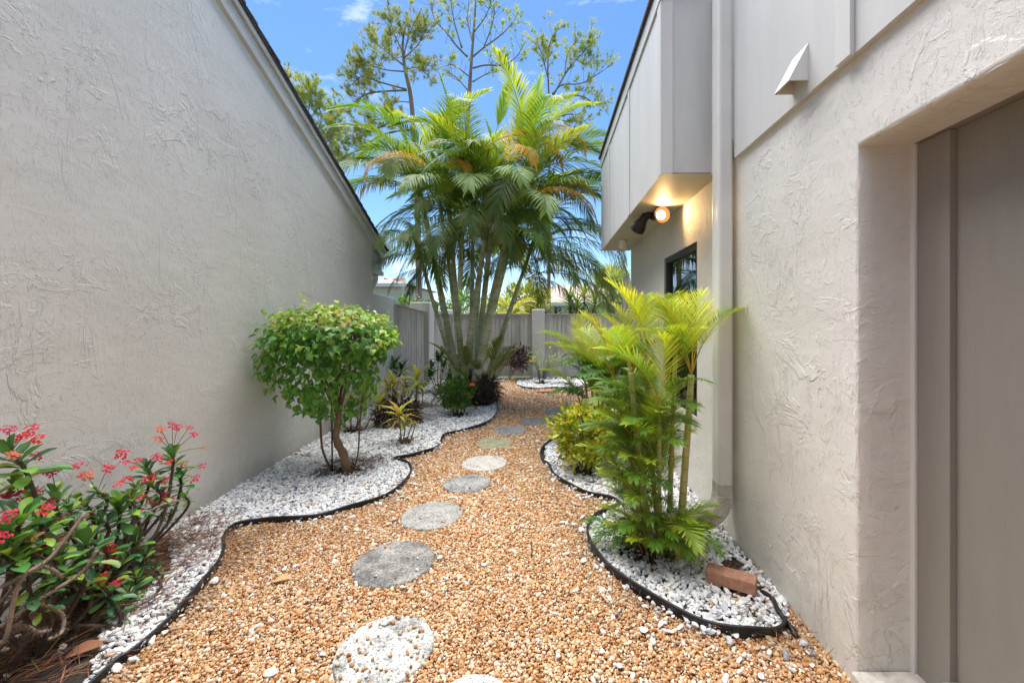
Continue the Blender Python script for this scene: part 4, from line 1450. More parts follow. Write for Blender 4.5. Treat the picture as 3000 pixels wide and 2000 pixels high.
for bi, (b, t, yb, yt, r_) in enumerate(palm_stems):
    p0 = P(b[0], b[1], yb)
    p1 = P(t[0], t[1], yt)
    g0 = Vector((p0.x + (PALM.x - p0.x) * 0.15, p0.y, -0.05))
    g0.x += (p0.x - p1.x) * 0.12
    bow = Vector((p0.x - p1.x, 0, 0)) * 0.06 + Vector((pr.uniform(-.04, .04), pr.uniform(-.05, .05), 0))
    m_ = MB()
    ringed(m_, stem_path(g0, p1, bow), r_ * 1.3, r_ * 0.72)
    m_.build('stem', M['palm_stem'], palm, smooth=True)
    # green crownshaft
    d = (p1 - stem_path(g0, p1, bow)[-3]).normalized()
    m_ = MB()
    m_.tube([p1 - d * 0.02, p1 + d * 0.10, p1 + d * 0.38, p1 + d * 0.62], [r_ * 0.76, r_ * 0.98, r_ * 0.8, r_ * 0.35], 10, cs=[s2l(120, 140, 74), s2l(132, 150, 80), s2l(120, 146, 60), s2l(110, 150, 50)])
    m_.build('crownshaft', M['frond'], palm, smooth=True)
    tops.append((p1, d, r_, bi))
for p1, d, r_, bi in tops:
    small = bi >= 10
    plan = ['spear', 'up', 'up', 'mid', 'mid', 'mid', 'low', 'low', 'low', 'hang'] if not small else ['up', 'mid', 'low', 'low', 'hang', 'hang']
    if bi in (0, 3, 7, 8): plan = plan + ['mid', 'low', 'hang']
    a0 = pr.uniform(0, 360)
    for k, kind in enumerate(plan):
        az = a0 + k * 137.5 + pr.uniform(-18, 18)
        sc = pr.uniform(0.80, 1.02) * (0.72 if kind == 'spear' else 1) * (0.72 if small else 1.0)
        me = pr.choice(big[kind])
        lift = {'spear': 0.5, 'up': 0.42, 'mid': 0.34, 'low': 0.24, 'hang': 0.14, 'old': 0.2}[kind]
        Mx = Matrix.Translation(p1 + d * lift) @ Matrix.Rotation(R(az), 4, 'Z') @ Matrix.Rotation(R(pr.uniform(-14, 14)), 4, 'X') @ Matrix.Scale(sc, 4)
        place('frond', me, palm, Mx)
# the old yellow-orange fronds the photograph shows
for (px, py, Y, az, sc) in ((1275, 520, 6.4, 222, 0.72), (1520, 610, 6.2, -20, 0.8), (1420, 430, 6.4, 8, 0.85), (1480, 500, 6.3, -62, 0.62), (1315, 520, 6.4, 300, 0.5), (1545, 400, 6.9, 10, 0.7), (1580, 560, 6.5, -5, 0.6), (1210, 560, 6.8, 190, 0.55)):
    place('frond', pr.choice(big['old']), palm, Matrix.Translation(P(px, py, Y)) @ Matrix.Rotation(R(az), 4, 'Z') @ Matrix.Scale(sc, 4))
# fronds arching out and down at the sides
for (px, py, Y, az, sc, kind) in ((1580, 760, 6.9, -8, 0.9, 'hang'), (1600, 800, 7.2, 12, 0.8, 'hang'), (1620, 700, 6.7, -25, 0.85, 'hang'), (1235, 735, 7.9, 182, 0.62, 'hang'), (1262, 790, 7.5, 215, 0.5, 'hang'), (1265, 720, 6.6, 262, 0.55, 'low'), (1480, 720, 6.3, 300, 0.6, 'low'), (1240, 680, 8.0, 160, 0.65, 'hang'), (1640, 640, 7.2, 5, 0.8, 'hang'), (1570, 640, 6.9, -8, 1.0, 'hang'), (1600, 560, 7.0, 4, 0.95, 'low'), (1560, 720, 7.1, 14, 1.0, 'hang'), (1540, 600, 6.6, -35, 0.9, 'low'), (1590, 700, 7.4, 25, 0.9, 'hang'), (1550, 760, 6.8, -20, 0.8, 'hang'), (1500, 700, 6.4, -55, 0.7, 'hang'),
                                  (1600, 520, 7.2, 20, 0.9, 'mid'), (1610, 600, 7.3, -2, 0.9, 'low'), (1250, 640, 7.7, 190, 0.72, 'hang'), (1200, 560, 6.9, 172, 0.8, 'low'), (1245, 710, 7.8, 172, 0.62, 'hang'), (1300, 700, 6.6, 262, 0.55, 'hang'), (1340, 660, 6.4, 262, 0.7, 'hang'), (1440, 640, 6.3, 285, 0.65, 'hang'),
                                  (1540, 820, 6.9, 5, 0.62, 'low'), (1540, 815, 6.9, -30, 0.6, 'hang'), (1535, 815, 7.0, 40, 0.6, 'mid'), (1520, 560, 6.5, 300, 0.8, 'mid'), (1260, 480, 6.7, 215, 0.8, 'mid'), (1380, 520, 6.5, 270, 0.8, 'mid'), (1560, 520, 7.0, 0, 0.9, 'mid'), (1330, 600, 6.4, 255, 0.75, 'low'), (1400, 600, 6.3, 275, 0.75, 'low'), (1460, 580, 6.3, 290, 0.75, 'low'), (1360, 640, 6.5, 230, 0.7, 'hang'), (1480, 640, 6.4, 310, 0.7, 'hang'), (1420, 620, 6.3, 265, 0.65, 'hang')):
    place('frond', pr.choice(big[kind]), palm, Matrix.Translation(P(px, py, Y)) @ Matrix.Rotation(R(az), 4, 'Z') @ Matrix.Scale(sc, 4))
# bright upright young spears at the top
for (px, py, Y, az, rx, sc) in ((1552, 440, 6.9, 80, 4, 0.98), (1525, 450, 6.8, 60, -8, 0.7), (1450, 400, 7.0, 100, 14, 0.8), (1290, 470, 7.1, 120, 14, 0.9), (1335, 450, 7.2, 200, -10, 0.85)):
    place('frond', big['spear'][pr.randrange(3)], palm, Matrix.Translation(P(px, py, Y)) @ Matrix.Rotation(R(az), 4, 'Z') @ Matrix.Rotation(R(rx), 4, 'X') @ Matrix.Scale(sc, 4))
# small suckers and the fibrous brown skirt at the foot
suck = [frond_mesh('frond', 0.75, 22, 0.30, 0.018, e, 40, 42, 20, 0.15, 170 + i, s2l(96, 120, 50), s2l(164, 170, 80), RC, 0.3, rach_r=0.006) for i, e in enumerate((78, 66, 55))]
for k in range(16):
    a = pr.uniform(0, 6.28)
    q = PALM + Vector((0.34 * math.cos(a), 0.30 * math.sin(a) - 0.1, pr.uniform(0.3, 0.55)))
    place('sucker_frond', pr.choice(suck), palm, Matrix.Translation(q) @ Matrix.Rotation(a + pr.uniform(-.5, .5), 4, 'Z') @ Matrix.Scale(pr.uniform(0.7, 1.1), 4))
def skirt(name, parent, c, rad, h, n, cols, seed, wd=0.02):
    r_ = random.Random(seed)
    m_ = MB()
    for _ in range(n):
        a = r_.uniform(0, 6.283)
        rr_ = rad * math.sqrt(r_.uniform(0.05, 1))
        z0 = r_.uniform(0.0, h) * (1.15 - rr_ / rad * 0.5)
        d = Vector((math.cos(a) * 0.5 + r_.gauss(0, .4), math.sin(a) * 0.5 + r_.gauss(0, .4), r_.uniform(-1.2, 0.9))).normalized()
        L = r_.uniform(0.06, 0.2)
        p_ = Vector((c[0] + rr_ * math.cos(a), c[1] + rr_ * math.sin(a), max(0.02, z0)))
        w = d.cross(rdir(r_)).normalized() * wd * r_.uniform(0.3, 1)
        e = p_ + d * L
        e.z = max(0.03, e.z)
        mid = (p_ + e) / 2 + rdir(r_) * 0.02
        cl = jit(r_.choice(cols), 0.35, r_)
        m_.add([p_ - w, p_ + w, mid + w, mid - w, e], [(0, 1, 2, 3), (3, 2, 4)], cl)
    m_.build(name, M['thatch'], parent, kind='stuff')
BR = [s2l(84, 70, 56), s2l(64, 54, 44), s2l(112, 94, 72), s2l(76, 60, 50), s2l(52, 44, 36)]
for (cx_, cy_, r_, h_) in ((-1.25, 7.15, 0.30, 0.42), (-1.10, 6.84, 0.15, 0.45)):
    m_ = MB()
    m_.tube([(cx_, cy_, -0.03), (cx_ + 0.01, cy_, h_ * 0.4), (cx_ - 0.01, cy_, h_ * 0.8), (cx_, cy_, h_)], [r_, r_ * 0.95, r_ * 0.75, r_ * 0.4], 14, c=s2l(70, 58, 46))
    m_.build('root_mass', M['bark'], palm, smooth=True)
skirt('root_skirt', palm, (-1.25, 7.15, 0), 0.42, 0.55, 3200, BR, 5, 0.007)
skirt('root_skirt', palm, (-1.10, 6.82, 0), 0.20, 0.55, 1600, BR, 6, 0.006)

# ------------------------------------------------------------------ young palms on the right
young = {}
Y1, Y2, Y3 = s2l(122, 156, 50), s2l(184, 196, 62), s2l(216, 208, 76)
young['up'] = [frond_mesh('frond', 0.95, 32, 0.36, 0.0135, 82, 46, 50, 30, 0.12, 200 + i, Y2, Y3, s2l(200, 170, 70), 0.3, rach_r=0.008) for i in range(3)]
young['mid'] = [frond_mesh('frond', 0.95, 32, 0.36, 0.0135, 70, 70, 54, 28, 0.2, 210 + i, Y1, Y2, s2l(190, 172, 70), 0.28, rach_r=0.008) for i in range(4)]
young['low'] = [frond_mesh('frond', 0.85, 30, 0.32, 0.0125, 60, 80, 55, 22, 0.3, 220 + i, s2l(88, 128, 44), Y1, s2l(160, 160, 70), 0.28, rach_r=0.007) for i in range(4)]
young['dark'] = [frond_mesh('frond', 0.8, 24, 0.28, 0.017, 55, 80, 55, 18, 0.34, 230 + i, s2l(60, 104, 40), s2l(100, 140, 50), s2l(120, 140, 60), 0.25, rach_r=0.006) for i in range(4)]

yr = random.Random(5)
YP = Vector((0.665, 2.52, 0))
yp = empty('young_palm', YP, 'young yellow-green feather palm clump growing beside the downspout elbow', 'palm tree', 'young feather palms along the townhouse wall')
ystems = [((1985, 1560), (2026, 1098), 2.36, 2.38, 0.021, ['up', 'up', 'mid', 'mid', 'up']),
          ((1915, 1540), (1848, 1090), 2.48, 2.52, 0.019, ['up', 'mid', 'up', 'mid', 'low']),
          ((1930, 1520), (1890, 1010), 2.62, 2.68, 0.015, ['up', 'mid', 'mid', 'low']),
          ((1960, 1530), (1980, 1020), 2.58, 2.62, 0.016, ['up', 'mid', 'mid']),
          ((1900, 1530), (1800, 1110), 2.60, 2.75, 0.013, ['up', 'mid', 'low']),
          ((1940, 1560), (1935, 1180), 2.40, 2.32, 0.012, ['up', 'mid', 'low'])]
azs = [[38, 150, 250, 195, 95], [170, 235, 110, 20, 300], [140, 75, 250, 190], [60, 110, 270], [180, 110, 260], [250, 200, 310]]
for si, (b, t, yb, yt, r_, plan) in enumerate(ystems):
    p0, p1 = P(*b, yb), P(*t, yt)
    p0.z = 0.0
    pts = stem_path(p0, p1, (yr.uniform(-.02, .02), yr.uniform(-.02, .02), 0))
    m_ = MB()
    ringed(m_, pts, r_ * 1.15, r_ * 0.8, 10, 0.07)
    m_.build('stem', M['young_stem'], yp, smooth=True)
    for k, kind in enumerate(plan):
        az = azs[si][k] + yr.uniform(-15, 15)
        place('frond', yr.choice(young[kind]), yp, Matrix.Translation(p1 - Vector((0, 0, 0.015))) @ Matrix.Rotation(R(az), 4, 'Z') @ Matrix.Rotation(R(yr.uniform(-12, 12)), 4, 'X') @ Matrix.Scale(yr.uniform(0.44, 0.58), 4))
for k in range(150):         # low suckers filling the foot
    a = yr.uniform(0, 6.28)
    rr_ = yr.uniform(0.02, 0.17)
    z0 = yr.choice((0.02, 0.05, 0.2, 0.3, 0.4, 0.5, 0.6, 0.7, 0.8, 0.9))
    q = YP + Vector((rr_ * math.cos(a) - 0.02, rr_ * math.sin(a) - 0.02, z0))
    if -0.9 < math.sin(a) and math.cos(a) > 0.6: a += 2.2
    place('frond', yr.choice(young['low'] + young['dark'] + young['mid'] if z0 < 0.45 else young['low'] + young['mid']), yp, Matrix.Translation(q) @ Matrix.Rotation(a + yr.uniform(-.6, .6), 4, 'Z') @ Matrix.Scale(yr.uniform(0.30, 0.46), 4))
for (px, py, Y, az, ry, sc) in ((2030, 1085, 2.38, 20, 0, 0.60), (2028, 1090, 2.38, 60, -6, 0.55), (1905, 1075, 2.5, 205, 0, 0.55), (1960, 1110, 2.4, 280, 0, 0.5)):
    place('frond', yr.choice(young['up'] + young['mid']), yp, Matrix.Translation(P(px, py, Y)) @ Matrix.Rotation(R(az), 4, 'Z') @ Matrix.Rotation(R(ry), 4, 'Y') @ Matrix.Scale(sc, 4))
for k in range(22):         # grassy seedlings at the very foot
    a = R(200 + 150 * k / 21) + yr.uniform(-.2, .2)
    q = YP + Vector((0.12 * math.cos(a), 0.12 * math.sin(a), yr.uniform(0.02, 0.14)))
    place('frond', yr.choice(young['low'] + young['mid']), yp, Matrix.Translation(q) @ Matrix.Rotation(a + yr.uniform(-.3, .3), 4, 'Z') @ Matrix.Scale(yr.uniform(0.30, 0.42), 4))
# the splayed sucker on the ground in front
place('frond', young['mid'][0], yp, Matrix.Translation(YP + Vector((0.03, -0.13, 0.22))) @ Matrix.Rotation(R(-80), 4, 'Z') @ Matrix.Rotation(R(35), 4, 'Y') @ Matrix.Scale(0.42, 4))
place('frond', young['low'][1], yp, Matrix.Translation(YP + Vector((0.05, -0.12, 0.2))) @ Matrix.Rotation(R(-50), 4, 'Z') @ Matrix.Rotation(R(30), 4, 'Y') @ Matrix.Scale(0.42, 4))
skirt('dead_sheath', yp, (YP.x, YP.y, 0), 0.17, 0.16, 200, BR, 15, 0.008)

YQ = Vector((0.72, 4.75, 0))
yq = empty('young_palm', YQ, 'dense green feather palm clump behind the yellow-leaved bush', 'palm tree', 'young feather palms along the townhouse wall')
for k in range(13):
    a = yr.uniform(0, 6.28)
    rr_ = yr.uniform(0.02, 0.24)
    p0 = YQ + Vector((rr_ * math.cos(a), rr_ * math.sin(a), 0))
    h = yr.uniform(0.35, 0.92)
    p1 = p0 + Vector((math.cos(a) * 0.12, math.sin(a) * 0.12, h))
    m_ = MB()
    ringed(m_, stem_path(p0, p1, (0, 0, 0)), 0.017, 0.012, 8, 0.07)
    m_.build('stem', M['young_stem'], yq, smooth=True)
    for j in range(5):
        kind = 'up' if h > 0.6 and j < 2 else ('dark' if j % 2 else 'mid')
        place('frond', yr.choice(young[kind]), yq, Matrix.Translation(p1 - Vector((0, 0, 0.02))) @ Matrix.Rotation(R(j * 77 + yr.uniform(0, 60)), 4, 'Z') @ Matrix.Scale(yr.uniform(0.6, 0.85), 4))
for k in range(52):
    a = yr.uniform(0, 6.28)
    q = YQ + Vector((0.2 * math.cos(a), 0.26 * math.sin(a), yr.choice((0.03, 0.2, 0.4, 0.6, 0.75))))
    place('frond', yr.choice(young['dark']), yq, Matrix.Translation(q) @ Matrix.Rotation(a + yr.uniform(-.5, .5), 4, 'Z') @ Matrix.Scale(yr.uniform(0.55, 0.85), 4))

# ------------------------------------------------------------------ bougainvillea-like shrub trained to a stem
br = random.Random(33)
SH = Vector((-1.86, 3.81, 0))
sh = empty('leafy_shrub', SH, 'flat-topped heart-leaved shrub on one crooked trunk by the gable wall', 'shrub')
tr_pts = smooth_curve([SH + Vector(q) for q in ((0.01, 0, -0.03), (-0.005, 0.0, 0.08), (-0.03, 0.01, 0.17), (-0.085, 0.02, 0.26), (-0.10, 0.0, 0.36), (-0.07, 0.0, 0.48), (-0.10, 0.02, 0.62), (-0.14, 0.03, 0.78))], 4)
mb = MB()
mb.tube(tr_pts, [0.043 - 0.02 * i / (len(tr_pts) - 1) + 0.004 * math.sin(i * 1.7) for i in range(len(tr_pts))], 10, c=s2l(138, 112, 86))
mb.build('trunk', M['bark'], sh, smooth=True)
def crown_r(d, r_=None):
    """radius of the crown in direction d from its middle"""
    ax, ay = 0.56, 0.46
    az = 0.40 if d.z > 0 else 0.68
    p_ = 2.9 if d.z > 0 else 2.1
    q = (abs(d.x / ax) ** p_ + abs(d.y / ay) ** p_ + abs(d.z / az) ** p_) ** (-1 / p_)
    if d.z < 0: q *= 0.97 + 0.10 * d.x * -1 + 0.06 * math.sin(d.x * 6)
    return q
CC = Vector((-1.99, 3.82, 1.14))
main = tr_pts[-1]
limbs = []
for k in range(16):
    d = Vector((br.uniform(-1, 1), br.uniform(-1, 1), br.uniform(-0.1, 0.7))).normalized()
    e = CC + d * crown_r(d) * br.uniform(0.65, 0.95)
    st = tr_pts[br.choice((-1, -3, -6, -8))]
    mid = st.lerp(e, 0.5) + Vector((br.gauss(0, .05), br.gauss(0, .05), 0.06))
    m_ = MB()
    m_.tube(smooth_curve([st, mid, e], 5), [0.014 - 0.011 * i / 10 for i in range(11)], 6, c=s2l(112, 84, 62))
    limbs.append((st, mid, e))
    m_.build('branch', M['bark'], sh, smooth=True)
for pts_, rad in (([SH + Vector((-0.10, -0.03, 0.0)), SH + Vector((-0.19, -0.05, 0.22)), SH + Vector((-0.23, -0.02, 0.50)), SH + Vector((-0.26, 0, 0.8))], 0.010),
                  ([SH + Vector((0.07, -0.04, 0.0)), SH + Vector((0.135, -0.06, 0.18)), SH + Vector((0.15, -0.05, 0.45)), SH + Vector((0.16, 0, 0.78))], 0.007)):
    m_ = MB()
    m_.tube(smooth_curve(pts_, 5), rad, 6, c=s2l(110, 84, 66))
    m_.build('side_stem', M['bark'], sh, smooth=True)
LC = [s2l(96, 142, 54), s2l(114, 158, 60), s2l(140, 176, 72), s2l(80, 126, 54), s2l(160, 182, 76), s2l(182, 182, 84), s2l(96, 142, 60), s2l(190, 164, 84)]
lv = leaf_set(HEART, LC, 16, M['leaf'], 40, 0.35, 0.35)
spots = []
for k in range(3700):
    d = rdir(br)
    if d.z < -0.25 and br.random() < 0.35: d.z *= -0.3; d.normalize()
    u = br.uniform(0.62, 1.0) ** 0.6 * (1 + br.gauss(0, 0.045))
    p_ = CC + d * crown_r(d) * u
    if p_.x < XL(p_.y) + 0.07: continue
    hole = math.sin(p_.x * 9.1 + 1.3) * math.sin(p_.y * 8.3) * math.sin(p_.z * 10.7 + 0.6)
    if hole > (0.30 if p_.z < 1.05 else 0.5): continue
    nrm = (d * 0.7 + Vector((0, 0, 0.75)) + rdir(br) * 0.55).normalized()
    dr_ = (d * 0.4 + Vector((0, 0, -0.85)) + rdir(br) * 0.7)
    dr_ = dr_ - nrm * dr_.dot(nrm)
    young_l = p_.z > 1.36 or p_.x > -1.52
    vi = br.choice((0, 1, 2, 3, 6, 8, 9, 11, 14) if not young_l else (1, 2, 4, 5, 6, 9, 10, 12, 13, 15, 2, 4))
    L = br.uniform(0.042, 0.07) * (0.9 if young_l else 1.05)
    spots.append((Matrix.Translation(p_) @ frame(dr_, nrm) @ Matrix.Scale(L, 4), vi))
for k in range(26):                 # stray shoots breaking the outline
    d = Vector((br.uniform(-1, 1), br.uniform(-1, 0.6), br.uniform(-0.3, 1))).normalized()
    p0_ = CC + d * crown_r(d) * 0.95
    dv = (d * 0.7 + Vector((0, 0, 0.5)) + rdir(br) * 0.5).normalized()
    for j in range(br.randint(3, 6)):
        q = p0_ + dv * 0.028 * j
        if q.x < XL(q.y) + 0.07: continue
        ld_ = (dv * 0.3 + rdir(br)).normalized()
        spots.append((Matrix.Translation(q) @ frame(ld_, Vector((0, 0, 1))) @ Matrix.Scale(br.uniform(0.035, 0.06), 4), br.choice((4, 5, 12, 13, 2, 10))))
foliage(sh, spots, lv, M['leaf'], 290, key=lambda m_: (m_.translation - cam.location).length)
# fine twigs showing through
mb = MB()
for k in range(70):
    st, mid, e = br.choice(limbs)
    a = mid.lerp(e, br.uniform(0.1, 0.9))
    d = rdir(br)
    b_ = a + d * br.uniform(0.08, 0.2)
    mb.tube([a, (a + b_) / 2 + rdir(br) * 0.01, b_], [0.003, 0.0025, 0.0015], 4, c=s2l(110, 82, 60), caps=False)
mb.build('twigs', M['bark'], sh, kind='stuff')
mb = MB(); mb.tube([SH + Vector((-0.105, -0.045, -0.03)), SH + Vector((-0.115, -0.035, 0.5)), SH + Vector((-0.12, -0.03, 0.9))], 0.0075, 8)
tag(mb.build('plant_stake', M['black_metal'], smooth=True), 'thin black stake standing beside the crooked shrub trunk', 'stake')

# ------------------------------------------------------------------ crown of thorns (front left)
cr = random.Random(71)
CT = Vector((-2.22, 1.85, 0))
ct_ = empty('thorny_bush', CT, 'spiny bush with green leaf tufts and red flowers against the gable wall', 'bush')
def X_at(px, py, X):
    Y = 1200 * X / (px - 1600)
    return P(px, py, Y)
ros = [  # px, py, X, leaves, size
    (28, 1330, -2.16, 12, 0.15), (165, 1452, -2.12, 11, 0.12), (60, 1520, -2.02, 12, 0.15), (345, 1478, -2.18, 12, 0.155), (505, 1330, -2.22, 12, 0.13),
    (430, 1372, -2.24, 10, 0.12), (525, 1392, -2.22, 11, 0.12), (240, 1470, -2.22, 9, 0.11), (300, 1525, -2.16, 9, 0.11), (250, 1585, -2.06, 11, 0.15), (90, 1460, -2.20, 8, 0.12),
    (20, 1610, -1.98, 10, 0.14), (330, 1640, -2.10, 11, 0.12), (290, 1705, -2.04, 11, 0.11), (400, 1690, -2.06, 9, 0.10), (175, 1640, -2.02, 10, 0.12),
    (335, 1765, -1.98, 8, 0.09), (110, 1755, -1.95, 7, 0.08), (455, 1470, -2.24, 8, 0.10), (500, 1505, -2.24, 7, 0.07), (230, 1690, -2.04, 8, 0.1), (40, 1420, -2.2, 7, 0.1),
    (395, 1580, -2.14, 8, 0.10), (140, 1560, -2.1, 9, 0.12), (85, 1680, -1.98, 8, 0.1), (445, 1660, -2.08, 6, 0.07), (210, 1535, -2.2, 8, 0.1), (375, 1735, -2.02, 7, 0.085),
    (450, 1425, -2.2, 8, 0.09), (400, 1425, -2.2, 8, 0.09), (380, 1455, -2.18, 8, 0.1), (480, 1445, -2.22, 8, 0.09), (535, 1450, -2.24, 7, 0.08), (285, 1440, -2.2, 7, 0.09), (200, 1480, -2.14, 8, 0.1),
    (115, 1520, -2.04, 8, 0.11), (60, 1590, -2.0, 8, 0.11), (135, 1610, -2.02, 8, 0.1), (240, 1640, -2.06, 8, 0.1), (360, 1610, -2.12, 7, 0.09), (425, 1620, -2.12, 7, 0.08), (300, 1590, -2.1, 8, 0.1), (150, 1700, -1.98, 7, 0.09), (25, 1545, -2.0, 7, 0.11)]
CL = [s2l(66, 108, 60), s2l(82, 130, 64), s2l(110, 152, 62), s2l(58, 98, 58), s2l(140, 168, 68), s2l(78, 120, 74)]
cv_ = leaf_set(SPAT, CL, 12, M['leaf_waxy'], 90, 0.4, 0.15, mids=[tuple(q * 1.25 for q in c) for c in CL])
fl_m = []
RED = [s2l(214, 44, 70), s2l(226, 74, 96), s2l(200, 36, 54), s2l(214, 104, 84), s2l(190, 120, 84)]
for i in range(8):
    m_ = MB()
    rr_ = random.Random(500 + i)
    n = rr_.randint(6, 11)
    for k in range(n):
        a = k * 2.4 + rr_.uniform(-.3, .3)
        q = 0.0125 * math.sqrt(k + 0.3)
        c0 = Vector((q * math.cos(a), q * math.sin(a), -8 * q * q + rr_.uniform(-.003, .004)))
        c = jit(RED[(0, 1, 0, 2, 1, 0, 3, 4)[i]], 0.16, rr_)
        tl = Vector((q * math.cos(a) * 12, q * math.sin(a) * 12, 1)).normalized()
        u = tl.cross(Vector((0.3, 0.9, 0.2))).normalized(); w = tl.cross(u)
        an = rr_.uniform(0, 3.14)
        for sg in (0, math.pi):          # two broad rounded bracts each
            ring = [c0]
            for j in range(-3, 4):
                b_ = an + sg + j * 0.42
                rad = 0.0135 * (1.0 - 0.03 * j * j)
                ring.append(c0 + (u * math.cos(b_) + w * math.sin(b_)) * rad + tl * (0.0025 - 0.0006 * abs(j)))
            m_.add(ring, [(0, j, j + 1) for j in range(1, 7)], [tuple(x * 0.75 for x in c)] + [c] * 7)
        m_.add([c0 + tl * 0.004 + u * 0.002, c0 + tl * 0.004 + w * 0.002, c0 + tl * 0.004 - u * 0.002, c0 + tl * 0.004 - w * 0.002], [(0, 1, 2, 3)], s2l(150, 60, 40))
    fl_m.append(m_.mesh('flower', M['petal']))
roots_ = [Vector((-2.28, 1.62, 0)), Vector((-2.20, 1.80, 0)), Vector((-2.25, 2.0, 0)), Vector((-2.32, 2.15, 0)), Vector((-2.12, 1.70, 0))]
def thorny(path, r0, r1, seed, c, parent, nth):
    r_ = random.Random(seed)
    m_ = MB()
    n = len(path)
    m_.tube(path, [r0 + (r1 - r0) * i / (n - 1) for i in range(n)], 7, cs=[jit(c, 0.15, r_) for _ in range(n)])
    for k in range(nth):
        f = r_.uniform(0.05, 0.98) * (n - 1)
        i = min(int(f), n - 2)
        q = path[i].lerp(path[i + 1], f - i)
        d = (path[i + 1] - path[i]).normalized()
        s = d.cross(rdir(r_)).normalized()
        rad = r0 + (r1 - r0) * f / (n - 1)
        w = d * 0.0016
        m_.add([q + s * rad * 0.8 - w, q + s * rad * 0.8 + w, q + s * (rad + r_.uniform(0.008, 0.017)) + d * 0.003], [(0, 1, 2)], jit(s2l(120, 104, 92), 0.3, r_))
        w = s.cross(d) * 0.0016
        m_.add([q + s * rad * 0.8 - w, q + s * rad * 0.8 + w, q + s * (rad + r_.uniform(0.008, 0.017)) + d * 0.003], [(0, 1, 2)], jit(s2l(100, 86, 76), 0.3, r_))
    return m_.build('stem', M['bark'], parent, smooth=True)
for i, (px, py, X, nl_, sz) in enumerate(ros):
    tip = X_at(px, py, X)
    if tip.x < XL(tip.y) + 0.09: tip.x = XL(tip.y) + 0.09
    b = min(roots_, key=lambda q: (q - tip).length + cr.uniform(0, 0.3))
    mid = b.lerp(tip, 0.45) + Vector((cr.uniform(-.03, .1), cr.uniform(-.12, .08), cr.uniform(-0.06, 0.04)))
    top = tip - Vector((cr.uniform(-.04, .04), cr.uniform(-.04, .02), 0.09))
    path = smooth_curve([b, mid, top, tip], 5)
    thorny(path, 0.0085, 0.0065, 800 + i, s2l(92, 78, 68), ct_, 150)
    d = (path[-1] - path[-3]).normalized()
    d = (d + Vector((0, 0, 0.6))).normalized()
    nl_ = int(nl_ * 1.8)
    for k in range(nl_):
        a = k * 2.4 + cr.uniform(-.3, .3)
        el = R(74 - 92 * (k / nl_) + cr.uniform(-10, 10))
        hd = Vector((math.cos(a), math.sin(a), 0))
        dv = hd * math.cos(el) + d * math.sin(el)
        L = sz * cr.uniform(0.55, 0.88) * (0.75 + 0.25 * min(1, k / 4))
        q = tip - d * 0.006 * k
        e = q + dv * L
        if e.x < XL(e.y) + 0.01: dv.x += 0.5; dv.normalize()
        place('leaf', cv_[cr.randrange(12)][0], ct_, Matrix.Translation(q) @ frame(dv, Vector((0, 0, 1)) - hd * 0.3) @ Matrix.Scale(L, 4))
flw = [(65, 1277, 0), (28, 1255, 1), (92, 1255, 1), (105, 1283, 2), (40, 1328, 6), (108, 1332, 4), (100, 1373, 0), (152, 1382, 1), (225, 1360, 2), (250, 1390, 6), (318, 1368, 0), (370, 1350, 1),
       (390, 1368, 5), (355, 1328, 2), (405, 1345, 0), (425, 1405, 5), (445, 1395, 0), (478, 1405, 2), (375, 1400, 3), (505, 1243, 0), (520, 1250, 1), (555, 1250, 0), (570, 1270, 2), (470, 1255, 6),
       (465, 1282, 6), (600, 1310, 7), (590, 1362, 0), (572, 1398, 1), (535, 1355, 0), (455, 1335, 1), (495, 1350, 2), (470, 1340, 0), (30, 1450, 0), (55, 1440, 1), (80, 1462, 2), (145, 1464, 4), (130, 1486, 0),
       (20, 1510, 1), (115, 1605, 2), (95, 1568, 7), (3, 1565, 0), (315, 1640, 0), (300, 1688, 1), (345, 1700, 2), (480, 1447, 0), (410, 1455, 5), (500, 1462, 1), (175, 1510, 0), (185, 1574, 1),
       (350, 1412, 1), (252, 1505, 3), (325, 1602, 5), (110, 1435, 0), (440, 1470, 7), (405, 1495, 3)]
for i, (px, py, vi) in enumerate(flw):
    near = min(ros, key=lambda q: (q[0] - px) ** 2 + (q[1] - py) ** 2)
    tip = X_at(px, py, near[2] + cr.uniform(0.0, 0.06))
    if tip.x < XL(tip.y) + 0.03: tip.x = XL(tip.y) + 0.03
    base = X_at(near[0], near[1], near[2])
    upv = (Vector((0.25, -0.35, 0.75)) + rdir(cr) * 0.35).normalized()
    mt = Matrix.Translation(tip) @ frame(upv.orthogonal(), upv) @ Matrix.Scale(cr.uniform(0.52, 0.75), 4)
    fo = place('flower', fl_m[vi], ct_, mt)
    m_ = MB()
    if (tip - base).length < 0.2:
        m_.tube([base, (base + tip) / 2 + Vector((0, 0, 0.008)), tip], 0.0017, 4, c=s2l(120, 110, 60), caps=False)
        m_.build('flower_stalk', M['bark'], ct_)
